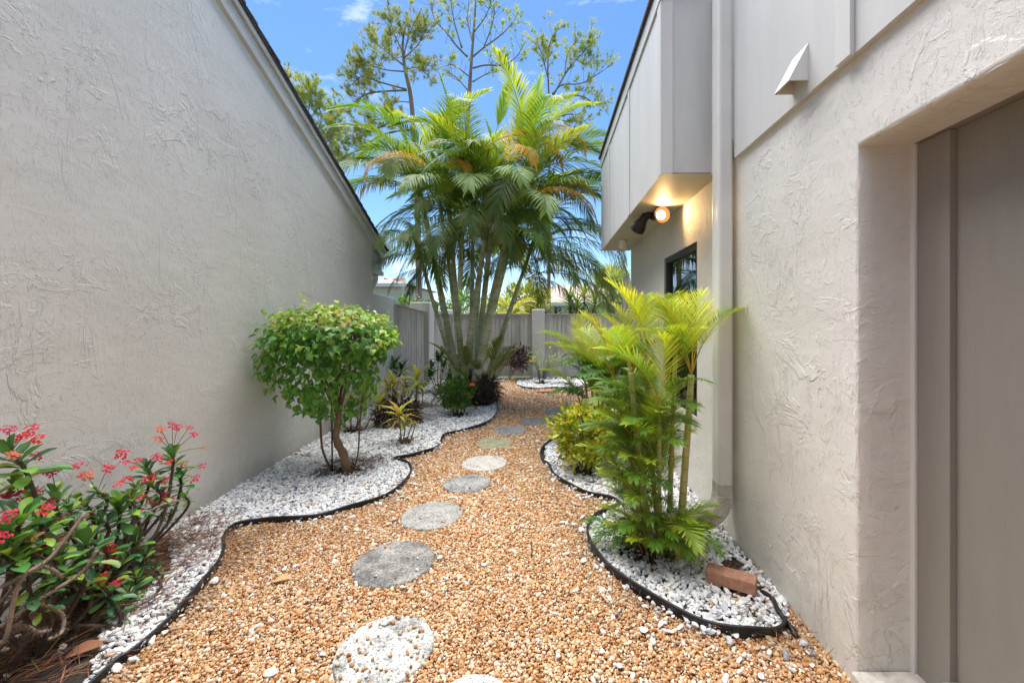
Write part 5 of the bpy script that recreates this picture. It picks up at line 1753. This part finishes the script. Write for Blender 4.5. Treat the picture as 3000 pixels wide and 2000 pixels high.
# bare grey stems sprawling at the foot
for i, pl in enumerate(([(0, 1835), (90, 1770), (180, 1715), (245, 1670), (285, 1610)], [(0, 1880), (20, 1860), (60, 1700), (150, 1630), (250, 1500)], [(0, 1720), (60, 1690), (130, 1660), (185, 1690)],
                        [(105, 1768), (150, 1778), (185, 1805), (180, 1850), (145, 1870)], [(40, 1830), (80, 1835), (110, 1850), (150, 1845)], [(365, 1782), (430, 1760), (470, 1720), (465, 1690)],
                        [(360, 1560), (420, 1510), (470, 1480), (525, 1465)], [(0, 1660), (40, 1610), (90, 1560), (150, 1500)], [(-30, 1800), (30, 1730), (90, 1650), (140, 1560)])):
    Xs = -1.95 if i < 6 else -2.16
    path = smooth_curve([X_at(a, b, Xs + 0.02 * k) for k, (a, b) in enumerate(pl)], 5)
    for q in path: q.z = max(q.z, 0.03)
    thorny(path, 0.0075, 0.006, 900 + i, s2l(150, 130, 114), ct_, 130)

# ------------------------------------------------------------------ crotons and other bed plants
def croton(base, heads, label, colors, mids, seed, Lf=0.22, name='croton_plant', prof=STRAP, droop=0.55, nl_=20, grp='variegated croton plants', stem_c=s2l(120, 104, 74), wave=0.02):
    r_ = random.Random(seed)
    base = Vector(base)
    o = empty(name, base, label, 'plant', grp)
    vs_ = leaf_set(prof, colors, 8, M['leaf'], seed, 0.25, droop, mids=mids, wave=wave)
    for (hx, hy, hz, s) in heads:
        tip = base + Vector((hx, hy, hz))
        st = base + Vector((hx * 0.35 + r_.uniform(-.02, .02), hy * 0.35 + r_.uniform(-.02, .02), -0.02))
        m_ = MB()
        m_.tube(smooth_curve([st, st.lerp(tip, 0.5) + Vector((r_.uniform(-.015, .015), r_.uniform(-.015, .015), 0)), tip], 4), [0.009 - 0.004 * i / 8 for i in range(9)], 6, c=stem_c)
        m_.build('stem', M['bark'], o, smooth=True)
        n = max(5, int(nl_ * (0.6 + 0.4 * s)))
        for k in range(n):
            t = k / n
            a = k * 2.4 + r_.uniform(-.25, .25)
            el = R(78 - 88 * t + r_.uniform(-8, 8))
            dv = Vector((math.cos(a) * math.cos(el), math.sin(a) * math.cos(el), math.sin(el)))
            L = Lf * s * r_.uniform(0.8, 1.1) * (0.65 + 0.35 * math.sin(math.pi * min(1, t + 0.25)))
            q = tip - Vector((0, 0, 0.10 * s * t))
            if q.x + dv.x * L < XL(q.y + dv.y * L) + 0.01: continue
            place('leaf', vs_[r_.randrange(8)][0], o, Matrix.Translation(q) @ frame(dv) @ Matrix.Scale(L, 4))
    return o
CYL = [s2l(190, 192, 62), s2l(148, 174, 58), s2l(208, 196, 80), s2l(130, 160, 58), s2l(200, 176, 90), s2l(172, 188, 60), s2l(208, 186, 116), s2l(140, 172, 54)]
CYM = [s2l(214, 196, 70), s2l(196, 196, 70), s2l(120, 140, 50), s2l(190, 190, 80), s2l(206, 170, 80), s2l(220, 204, 84), s2l(140, 130, 70), s2l(206, 206, 80)]
croton(G(1182, 1304, 0.02), [(-0.05, 0, 0.36, 1.0), (0.13, 0.02, 0.24, 0.25), (0.08, 0.05, 0.22, 0.25), (-0.01, 0.08, 0.28, 0.5)], 'low yellow-green croton on thin bare stems in a soil patch beside the shrub', CYL, CYM, 301, 0.21)
croton(P(1213, 1215, 5.7), [(0.04, 0.0, 0.52, 1.15), (0.02, 0.05, 0.36, 0.8)], 'tallest croton with upright yellow leaves near the sand mound', CYL, CYM, 302, 0.25)
croton(P(1152, 1215, 5.75), [(0.0, 0, 0.46, 1.1), (-0.10, 0.06, 0.38, 0.9), (0.14, 0.05, 0.3, 0.8)], 'spreading yellow croton with brown dry leaves below it beside the shrub', CYL, CYM, 303, 0.24)
croton(P(1035, 1262, 5.2), [(0.16, -0.05, 0.44, 0.95), (0.30, 0.1, 0.36, 0.8), (-0.05, 0, 0.38, 0.9), (0.08, 0.1, 0.5, 0.9)], 'croton growing behind the shrub trunk against the gable wall', [s2l(120, 140, 46), s2l(150, 150, 54), s2l(90, 120, 44)], [s2l(190, 180, 70)] * 3, 304, 0.23)
DGC = [s2l(44, 78, 38), s2l(58, 94, 44), s2l(36, 66, 36), s2l(70, 106, 50)]
croton(P(1152, 1140, 7.6), [(0, 0, 0.42, 1.0), (0.12, 0.1, 0.36, 0.9), (-0.1, 0.05, 0.38, 0.9)], 'dark green strappy plant at the foot of the side fence panel', DGC, None, 305, 0.30, 'strappy_plant', STRAP, 0.35, 20, 'dark green plants along the side fence')
croton((-2.20, 8.35, 0.02), [(0, 0, 0.62, 0.9), (0.14, -0.1, 0.5, 0.85), (-0.14, 0, 0.46, 0.85), (0.26, -0.05, 0.38, 0.8), (0.05, 0.1, 0.74, 0.8), (0.3, -0.2, 0.3, 0.8), (-0.1, -0.2, 0.3, 0.9)], 'dark green leafy plant in front of the square fence pillar beside the palm', DGC, None, 306, 0.24, 'leafy_plant', OVAL, 0.4, 18, 'dark green plants along the side fence')
croton((-2.0, 6.6, 0.02), [(0, 0, 0.30, 0.9), (0.25, 0.1, 0.26, 0.9), (-0.3, 0.1, 0.32, 0.9), (0.42, 0.3, 0.3, 0.9)], 'brownish dried croton clump between the yellow crotons and the palm', [s2l(120, 88, 60), s2l(92, 70, 52), s2l(140, 110, 66), s2l(84, 92, 48)], None, 307, 0.2, 'dry_plant', STRAP, 0.6, 22, None)
mb_root = empty('dry_clump', (-2.02, 5.55, 0), 'dark tangle of dry stalks and dead leaves under the yellow crotons', 'plant')
skirt('dry_stalks', mb_root, (-2.02, 5.55, 0), 0.28, 0.42, 620, [s2l(84, 62, 48), s2l(62, 46, 38), s2l(120, 92, 60), s2l(70, 50, 46)], 8, 0.013)
# sand mound
sm = G(1243, 1196, 0.0)
mb = MB()
n, rows = 18, 6
vv, ff = [], []
for j in range(rows + 1):
    t = j / rows
    for i in range(n):
        a = 2 * math.pi * i / n
        q = 0.23 * (1 - t) * (1 + 0.15 * math.sin(a * 3 + 1))
        vv.append((sm.x + q * math.cos(a), sm.y + q * math.sin(a) * 0.8, 0.01 + 0.10 * t ** 0.8 + rng.uniform(-.004, .004)))
for j in range(rows):
    for i in range(n):
        a, b = j * n + i, j * n + (i + 1) % n
        ff.append((a, b, b + n, a + n))
mb.add(vv, ff)
tag(mb.build('sand_mound', plain('sand', s2l(150, 132, 100), 0.95, 0, 0.2, 30, 1.0, 90), smooth=True), 'small tan ant-hill mound of sand among the white stones', 'mound')

def round_bush(base, c, radii, n, colors, size, prof, label, seed, nparts=0, stems=8, mat='leaf', shell=0.55, name='bush', cat='bush', stem_c=s2l(104, 86, 66), grp=None, squash_pow=2.2, upright=0.6, hole=0.42):
    r_ = random.Random(seed)
    base, c = Vector(base), Vector(c)
    o = empty(name, base, label, cat, grp)
    for k in range(stems):
        d = Vector((r_.uniform(-1, 1), r_.uniform(-1, 1), r_.uniform(-0.2, 0.9))).normalized()
        e = c + Vector((d.x * radii[0], d.y * radii[1], d.z * radii[2])) * 0.8
        st = base + Vector((r_.uniform(-.04, .04), r_.uniform(-.04, .04), -0.02))
        m_ = MB()
        m_.tube(smooth_curve([st, st.lerp(e, 0.5) + Vector((0, 0, 0.05)), e], 4), [0.008 - 0.006 * i / 8 for i in range(9)], 5, c=stem_c)
        m_.build('stem', M['bark'], o, smooth=True)
    vs_ = leaf_set(prof, colors, max(8, len(colors)), M[mat], seed, 0.3, 0.25)
    spots = []
    while len(spots) < n:
        d = rdir(r_)
        u = (shell + (1 - shell) * r_.random()) * (1 + r_.gauss(0, 0.06)) * (0.88 + 0.14 * math.sin(d.x * 5 + seed) * math.sin(d.z * 6 + 1) + 0.1 * math.sin(d.y * 7))
        s = (abs(d.x) ** squash_pow + abs(d.y) ** squash_pow + abs(d.z) ** squash_pow) ** (-1 / squash_pow)
        p_ = c + Vector((d.x * radii[0], d.y * radii[1], d.z * radii[2])) * s * u
        if p_.z < 0.03: continue
        if math.sin(p_.x * 5 / radii[0] * 0.9 + seed) * math.sin(p_.y * 5 / radii[1]) * math.sin(p_.z * 5 / radii[2] + 2) > hole: continue
        dv = (d * 0.8 + Vector((0, 0, upright)) + rdir(r_) * 0.7).normalized()
        nv = (Vector((0, 0, 1)) + d * 0.5 + rdir(r_) * 0.6)
        spots.append((Matrix.Translation(p_) @ frame(dv, nv) @ Matrix.Scale(size * r_.uniform(0.7, 1.25), 4), r_.randrange(len(vs_))))
    foliage(o, spots, vs_, M[mat], nparts)
    return o
ix = round_bush(G(1337, 1220, 0.02), (-1.34, 6.1, 0.33), (0.31, 0.30, 0.23), 1700, [s2l(74, 118, 52), s2l(92, 138, 60), s2l(110, 156, 68), s2l(62, 100, 50), s2l(126, 168, 76)], 0.06, OVAL,
                'rounded dark green bush with one orange-red bloom on the white stones', 401)
m_ = MB()
for k in range(60):
    d = rdir(cr)
    if d.z < -0.2: d.z *= -1
    q = P(1384, 1128, 5.95) + d * 0.035
    u = d.orthogonal().normalized() * 0.010
    w = d.cross(u)
    m_.add([q - u, q - w, q + u, q + w], [(0, 1, 2, 3)], jit(s2l(232, 84, 44), 0.15, cr))
m_.build('flower', M['petal'], ix)
round_bush(G(1716, 1388, 0.02), (0.35, 3.78, 0.36), (0.31, 0.29, 0.29), 1500, [s2l(176, 180, 44), s2l(206, 200, 70), s2l(120, 150, 44), s2l(150, 168, 44), s2l(214, 206, 100), s2l(96, 130, 44), s2l(190, 188, 54)], 0.068, OVAL,
           'yellow-leaved variegated bush on white stones beside the path', 402, 260, 9, squash_pow=2.6)
# purple croton and yellow-flowered shrub at the back fence
pc = round_bush((-0.92, 9.85, 0.0), (-0.66, 9.75, 0.52), (0.34, 0.30, 0.32), 520, [s2l(62, 36, 44), s2l(48, 32, 36), s2l(84, 48, 50), s2l(40, 44, 32), s2l(70, 44, 40)], 0.13, STRAP,
                'dark purple-leaved shrub leaning in front of the back fence', 403, 0, 5, 'leaf_waxy', 0.3, 'purple_shrub', 'shrub')
yf = Vector((-0.10, 9.25, 0))
yo = empty('flowering_shrub', yf, 'thin vase-shaped shrub with sparse leaves and yellow flowers at the back fence', 'shrub')
fr_ = random.Random(9)
fv = leaf_set(OVAL, [s2l(110, 150, 60), s2l(140, 170, 76), s2l(90, 130, 54), s2l(160, 180, 90)], 8, M['leaf'], 410)
spots = []
for k in range(16):
    tx, tz = fr_.uniform(-0.42, 0.62), fr_.uniform(0.45, 0.86)
    tip = yf + Vector((tx, fr_.uniform(-.25, .3), tz))
    b0 = yf + Vector((fr_.uniform(-.04, .04), fr_.uniform(-.04, .04), -0.02))
    pth = smooth_curve([b0, b0.lerp(tip, 0.5) + Vector((-tx * 0.15, 0, 0.06)), tip], 5)
    m_ = MB(); m_.tube(pth, [0.008 - 0.006 * i / 10 for i in range(11)], 5, c=s2l(96, 84, 68)); m_.build('stem', M['bark'], yo, smooth=True)
    for j in range(34):
        f = fr_.uniform(0.5, 1.0) ** 0.6
        q = pth[int(f * 10)] + rdir(fr_) * 0.07
        spots.append((Matrix.Translation(q) @ frame(rdir(fr_) + Vector((0, 0, .3)), Vector((0, 0, 1))) @ Matrix.Scale(fr_.uniform(0.03, 0.055), 4), fr_.randrange(8)))
foliage(yo, spots, fv, M['leaf'], 0)
for (px, py) in ((1564, 1046), (1612, 1020), (1560, 1058), (1660, 1030)):
    m_ = MB()
    q = P(px, py, 9.2)
    for k in range(7):
        d = (rdir(fr_) + Vector((0, -0.6, 0.4))).normalized()
        u = d.orthogonal().normalized() * 0.02
        m_.add([q, q + d * 0.03 + u, q + d * 0.05, q + d * 0.03 - u], [(0, 1, 2, 3)], s2l(226, 186, 40))
    m_.build('flower', M['petal'], yo)

# ================================================================== BEYOND THE FENCE
def pine(name, trunk, limbs_, Y, r0, label, seed, dens=1.0, bare=0.0):
    r_ = random.Random(seed)
    tp = [P(a, b, Y) for a, b in trunk]
    base = Vector((tp[0].x, Y, -0.06))
    o = empty(name, base, label, 'pine tree', 'tall pines beyond the back fence')
    path = smooth_curve([base] + tp, 6)
    n = len(path)
    m_ = MB()
    m_.tube(path, [max(0.03, r0 * (1 - 0.86 * (i / (n - 1)) ** 1.4)) for i in range(n)], 10, cs=[jit(s2l(150, 128, 112), 0.18, r_) for _ in range(n)])
    m_.build('trunk', M['pine_bark'], o, smooth=True)
    tufts = []
    BC = s2l(142, 130, 122)
    def twig(m_, p_, d, L, rad, lvl):
        q = p_ + d * L * 0.5 + rdir(r_) * 0.06 * L
        e = p_ + d * L + Vector((0, 0, 0.15 * L))
        m_.tube([p_, q, e], [rad, rad * 0.75, rad * 0.45], 4, c=BC, caps=False)
        if lvl == 0:
            tufts.append((e, (e - q).normalized()))
            return
        for _ in range(r_.choice((2, 3, 3))):
            dd = (d + rdir(r_) * 0.85 + Vector((0, 0, 0.25))).normalized()
            twig(m_, q.lerp(e, r_.uniform(0.2, 1.0)), dd, L * r_.uniform(0.45, 0.75), rad * 0.55, lvl - 1)
        if r_.random() > bare: tufts.append((e, d))
    for pl in limbs_:
        off = r_.uniform(-1.6, 1.6)
        k = len(pl)
        lp_ = smooth_curve([P(a, b, Y + off * (i / max(1, k - 1))) for i, (a, b) in enumerate(pl)], 5)
        m_ = MB()
        nn = len(lp_)
        L = sum((lp_[i + 1] - lp_[i]).length for i in range(nn - 1))
        rr_ = min(0.06, 0.018 + 0.010 * L)
        m_.tube(lp_, [rr_ * (1 - 0.7 * i / (nn - 1)) for i in range(nn)], 6, c=BC)
        cnt = int((6 + L * 5.5) * dens)
        for _ in range(cnt):
            f = 0.25 + 0.75 * r_.random() ** 0.75
            i = min(int(f * (nn - 1)), nn - 2)
            t = (lp_[i + 1] - lp_[i]).normalized()
            d = (t * 0.5 + rdir(r_) * 0.9 + Vector((0, 0, 0.35))).normalized()
            twig(m_, lp_[i], d, r_.uniform(0.3, 0.75), 0.012, 1)
        tufts.append((lp_[-1], (lp_[-1] - lp_[-2]).normalized()))
        m_.build('limb', M['pine_bark'], o, smooth=True)
    NC = [s2l(164, 182, 84), s2l(144, 166, 76), s2l(186, 192, 100), s2l(126, 150, 66), s2l(196, 190, 104)]
    m_ = MB()
    for (q, d) in tufts:
        if r_.random() < bare: continue
        c = r_.choice(NC)
        for _ in range(34):
            dd = (d * 0.55 + rdir(r_) * 0.9 + Vector((0, 0, 0.1))).normalized()
            L = r_.uniform(0.16, 0.30)
            s = dd.cross(rdir(r_)).normalized() * 0.008
            q0 = q - d * r_.uniform(0, 0.14)
            m_.add([q0 - s, q0 + s, q0 + dd * L], [(0, 1, 2)], jit(c, 0.22, r_))
    m_.build('crown', M['needles'], o, kind='stuff')
    return o
pine('pine_tree', [(1228, 880), (1222, 600), (1207, 316), (1187, 204), (1180, 130), (1190, 70)],
     [[(1192, 265), (1125, 268), (1074, 276), (1040, 300), (1018, 330)], [(1190, 262), (1110, 240), (1060, 225), (1030, 250)], [(1187, 210), (1130, 205), (1085, 190), (1062, 170)], [(1180, 190), (1130, 150), (1085, 115)],
      [(1180, 180), (1196, 110), (1216, 62)], [(1187, 205), (1222, 198), (1255, 222)], [(1215, 340), (1160, 350), (1100, 380), (1060, 400), (1012, 410)], [(1183, 160), (1155, 100), (1142, 58)],
      [(1184, 170), (1226, 130), (1242, 85)], [(1205, 300), (1160, 300), (1140, 320)], [(1210, 345), (1150, 345), (1080, 355)], [(1210, 380), (1120, 395), (1050, 440), (985, 470)]],
     21, 0.165, 'pine with long reaching limbs and rounded needle clumps between roof edge and palm crown', 61, 1.3)
pine('pine_tree', [(1345, 900), (1362, 500), (1375, 271), (1381, 180), (1391, 48), (1395, -40)],
     [[(1369, 166), (1337, 134), (1305, 92), (1273, 57), (1261, 8)], [(1379, 172), (1417, 140), (1465, 105), (1497, 73), (1519, 38)], [(1385, 200), (1423, 191), (1474, 191), (1513, 166), (1540, 120)],
      [(1372, 223), (1328, 191), (1292, 198)], [(1388, 96), (1423, 48), (1440, 0)], [(1353, 140), (1330, 60), (1318, -20)], [(1374, 270), (1340, 230), (1305, 205)], [(1386, 130), (1370, 60), (1375, 0)],
      [(1417, 140), (1440, 80), (1450, 30)], [(1385, 240), (1430, 215), (1480, 205)]],
     21.5, 0.15, 'sparse pine with bare forking limbs standing directly behind the palm crown', 62, 0.75, 0.55)
pine('pine_tree', [(1608, 918), (1609, 500), (1611, 287)],
     [[(1611, 300), (1662, 207), (1710, 153), (1738, 118)], [(1618, 277), (1647, 249), (1710, 242), (1790, 191)], [(1608, 281), (1605, 191), (1611, 128), (1637, 82)], [(1615, 290), (1698, 281), (1742, 303), (1776, 303)],
      [(1612, 351), (1678, 335), (1726, 367)], [(1655, 215), (1662, 160), (1688, 121)], [(1608, 240), (1590, 170), (1575, 120)], [(1612, 330), (1650, 360), (1690, 380)], [(1690, 175), (1720, 190), (1740, 160)]],
     25, 0.15, 'pine with airy yellow-green crown between the palm and the townhouse', 63, 0.95, 0.1)
pine('pine_tree', [(905, 900), (902, 550), (896, 360)],
     [[(896, 400), (870, 320), (850, 245)], [(896, 390), (905, 320), (918, 245)], [(900, 430), (960, 390), (985, 315)], [(900, 450), (960, 430), (992, 445)], [(896, 370), (880, 300), (885, 255)],
      [(903, 470), (960, 470), (1000, 480)], [(900, 420), (940, 360), (930, 290)], [(905, 440), (965, 410), (980, 380)]],
     23, 0.15, 'pine showing just above the dark roof edge of the gable house', 64, 1.25)

# ---- houses behind
def far_house(name, x0, x1, y0, y1, zw, ridge, label, roofm, wins):
    o = empty(name, ((x0 + x1) / 2, y0, 0), label, 'house', 'pale houses beyond the fence')
    m_ = MB(); m_.box(x0, x1, y0, y1, -0.1, zw); m_.build('wall', M['cream'], o)
    ym = (y0 + y1) / 2
    m_ = MB()
    e = 0.5
    m_.add([(x0 - e, y0 - e, zw - 0.02), (x1 + e, y0 - e, zw - 0.02), (x1 + e, y1 + e, zw - 0.02), (x0 - e, y1 + e, zw - 0.02), (x0 + 2.5, ym, ridge), (x1 - 2.5, ym, ridge)],
           [(0, 1, 5, 4), (1, 2, 5), (2, 3, 4, 5), (3, 0, 4), (0, 3, 2, 1)])
    rf_ = m_.build('roof', roofm, o)
    m_ = MB(); m_.box(x0 - e, x1 + e, y0 - e - 0.04, y0 - e - 0.005, zw - 0.2, zw + 0.02); m_.build('fascia', M['white_paint'], o)
    for (a, b, c, d) in wins:
        w_ = MB(); w_.box(a, b, y0 - 0.06, y0 - 0.005, c, d); w_ = w_.build('window', M['white_paint'], o)
        w_g = MB()
        mid = (a + b) / 2
        w_g.box(a + 0.07, mid - 0.03, y0 - 0.075, y0 - 0.062, c + 0.07, d - 0.07); w_g.box(mid + 0.03, b - 0.07, y0 - 0.075, y0 - 0.062, c + 0.07, d - 0.07)
        w_g.build('pane', M['glass'], w_)
    return o
far_house('far_house', -12.6, -9.2, 26, 33, 3.8, 4.6, 'cream house with white-framed windows seen past the gable house eave', M['tile_roof'], [(-12.2, -11.0, 1.7, 2.8), (-10.7, -9.5, 1.7, 2.8)])
far_house('far_house', -2.0, 7.5, 26, 33, 2.6, 4.0, 'pale bungalow with pinkish tiled roof beyond the back fence pillar', M['tile_roof'], [(-0.4, 0.2, 1.1, 2.4), (0.45, 1.05, 1.1, 2.4), (2.0, 3.2, 1.1, 2.4)])

# ---- fan palm, dracaena, feathery palm, bushes behind the fence
def fan_leaf(name, seed, c1, c2, n=26, L=0.75):
    r_ = random.Random(seed)
    m_ = MB()
    m_.tube([(0, 0, 0), (0, 0.35, 0.03), (0, 0.75, 0.0)], 0.012, 4, c=c1, caps=False)
    for k in range(n):
        a = R(-115 + 230 * k / (n - 1))
        d = Vector((math.sin(a), math.cos(a), 0.12 * math.cos(a)))
        LL = L * (0.75 + 0.25 * math.cos(a)) * r_.uniform(0.9, 1.1)
        w = Vector((math.cos(a), -math.sin(a), 0.25)) * 0.022
        o_ = Vector((0, 0.75, 0))
        dr_ = r_.uniform(0.15, 0.45)
        vv = []
        for t, wf in ((0.0, 0.3), (0.5, 1.0), (0.8, 0.6), (1.0, 0.05)):
            p_ = o_ + d * LL * t + Vector((0, 0, -dr_ * LL * t ** 2.5))
            vv += [p_ - w * wf, p_ + w * wf]
        m_.add(vv, [(0, 1, 3, 2), (2, 3, 5, 4), (4, 5, 7, 6)], jit(c1 if r_.random() < 0.6 else c2, 0.15, r_))
    return m_.mesh(name, M['frond'], True)
sb = P(1785, 920, 14.5)
sab = empty('fan_palm', (sb.x, sb.y, -0.06), 'round-headed grey-green fan palm beyond the end of the townhouse', 'palm tree')
sc_ = P(1790, 862, 14.5)
m_ = MB(); m_.tube([(sb.x, sb.y, -0.06), (sb.x + 0.05, sb.y, 1.0), sc_], [0.17, 0.15, 0.15], 10, c=s2l(130, 116, 100)); m_.build('trunk', M['pine_bark'], sab, smooth=True)
fl_v = [fan_leaf('frond', 600 + i, s2l(122, 138, 92), s2l(168, 176, 124)) for i in range(4)]
fl_v += [fan_leaf('frond', 610 + i, s2l(160, 170, 84), s2l(190, 190, 110)) for i in range(2)]
sr = random.Random(4)
for k in range(44):
    a = k * 2.4
    el = R(85 - 125 * (k / 44) + sr.uniform(-8, 8))
    dv = Vector((math.cos(a) * math.cos(el), math.sin(a) * math.cos(el), math.sin(el)))
    place('frond', fl_v[sr.randrange(4) if k > 12 else sr.randrange(6)], sab, Matrix.Translation(sc_) @ frame(dv) @ Matrix.Scale(sr.uniform(0.72, 0.9), 4))

def spiky(base, heads, label, c1, c2, seed, L, n=40):
    r_ = random.Random(seed)
    o = empty('dracaena', base, label, 'shrub')
    vs_ = leaf_set([(0, 0.035), (0.3, 0.045), (0.7, 0.03), (1.0, 0.0)], [c1, c2, tuple(q * 0.8 for q in c1)], 6, M['leaf'], seed, 0.3, 0.3)
    for h in heads:
        h = Vector(h)
        m_ = MB(); m_.tube(smooth_curve([Vector(base) + Vector((r_.uniform(-.1, .1), 0, -0.02)), Vector(base).lerp(h, 0.6), h], 4), [0.035 - 0.015 * i / 8 for i in range(9)], 6, c=s2l(110, 92, 76)); m_.build('trunk', M['bark'], o, smooth=True)
        for k in range(n):
            a = k * 2.4
            el = R(85 - 120 * k / n + r_.uniform(-8, 8))
            dv = Vector((math.cos(a) * math.cos(el), math.sin(a) * math.cos(el), math.sin(el)))
            place('leaf', vs_[r_.randrange(6)][0], o, Matrix.Translation(h - Vector((0, 0, 0.25 * k / n))) @ frame(dv) @ Matrix.Scale(L * r_.uniform(0.75, 1.1), 4))
    return o
spiky((1.0, 11.4, -0.06), [P(1712, 862, 11.4), P(1690, 895, 11.3), P(1742, 888, 11.6), P(1668, 880, 11.5)], 'spiky green tufted plant looking over the back fence', s2l(96, 124, 46), s2l(140, 156, 60), 71, 0.62)
fp = P(1500, 900, 13.5)
fea = empty('feather_palm', (fp.x, fp.y, -0.06), 'pale yellow-green bushy feather palm just behind the back fence', 'palm tree')
m_ = MB(); m_.tube([(fp.x, fp.y, -0.06), (fp.x, fp.y, 1.5)], [0.09, 0.07], 8, c=s2l(140, 130, 100)); m_.build('trunk', M['pine_bark'], fea, smooth=True)
ff_v = [frond_mesh('frond', 1.4, 46, 0.34, 0.020, e, 105, 55, 40, 0.3, 620 + i, s2l(150, 158, 74), s2l(196, 180, 96), s2l(170, 160, 90), rach_r=0.012) for i, e in enumerate((75, 62, 48, 30))]
for k in range(16):
    place('frond', ff_v[k % 4], fea, Matrix.Translation((fp.x, fp.y, 1.5)) @ Matrix.Rotation(k * 2.4, 4, 'Z') @ Matrix.Scale(sr.uniform(0.75, 1.0), 4))
LGB = [s2l(150, 170, 60), s2l(176, 180, 70), s2l(120, 150, 50), s2l(190, 184, 84)]
round_bush((-1.0, 18, -0.06), (-0.9, 18, 2.3), (1.3, 1.2, 1.0), 1500, LGB, 0.2, OVAL, 'bright yellow-green round tree behind the feather palm', 420, 0, 8, 'leaf', 0.4, 'garden_tree', 'tree', grp='garden trees beyond the fence')
round_bush((-4.1, 15, -0.06), (-4.0, 15, 1.65), (0.75, 0.7, 0.6), 900, [s2l(70, 112, 50), s2l(96, 136, 60), s2l(56, 92, 44)], 0.13, OVAL, 'green bush top showing between the fence pillar and palm stems', 421, 0, 6, 'leaf', 0.4, 'garden_bush', 'bush', grp='garden trees beyond the fence')
round_bush((-4.2, 20, -0.06), (-4.1, 20, 2.3), (0.9, 0.9, 0.9), 700, [s2l(104, 140, 60), s2l(140, 166, 84)], 0.24, STRAP, 'light green loose treetop behind the palm stems', 422, 0, 6, 'leaf', 0.3, 'garden_tree', 'tree', grp='garden trees beyond the fence')

round_bush((-2.0, 16, -0.06), (-2.0, 16, 1.75), (1.0, 0.8, 0.75), 1100, LGB + [s2l(96, 130, 50)], 0.16, OVAL, 'yellowish leafy hedge bush behind the fence beneath the leaning palm stem', 423, 0, 6, 'leaf', 0.4, 'garden_bush', 'bush', grp='garden trees beyond the fence')
round_bush((3.2, 17, -0.06), (3.2, 17, 2.0), (1.2, 1.0, 1.1), 1100, [s2l(110, 146, 60), s2l(150, 174, 84), s2l(84, 120, 54)], 0.18, OVAL, 'green leafy tree hugging the far end of the townhouse', 424, 0, 6, 'leaf', 0.4, 'garden_tree', 'tree', grp='garden trees beyond the fence')

round_bush((-6.4, 19, -0.06), (-6.4, 19, 1.9), (1.0, 0.9, 0.8), 900, [s2l(96, 136, 60), s2l(130, 160, 76), s2l(76, 110, 52)], 0.17, OVAL, 'mid-green bush beyond the side fence next to the cream house', 425, 0, 6, 'leaf', 0.4, 'garden_bush', 'bush', grp='garden trees beyond the fence')
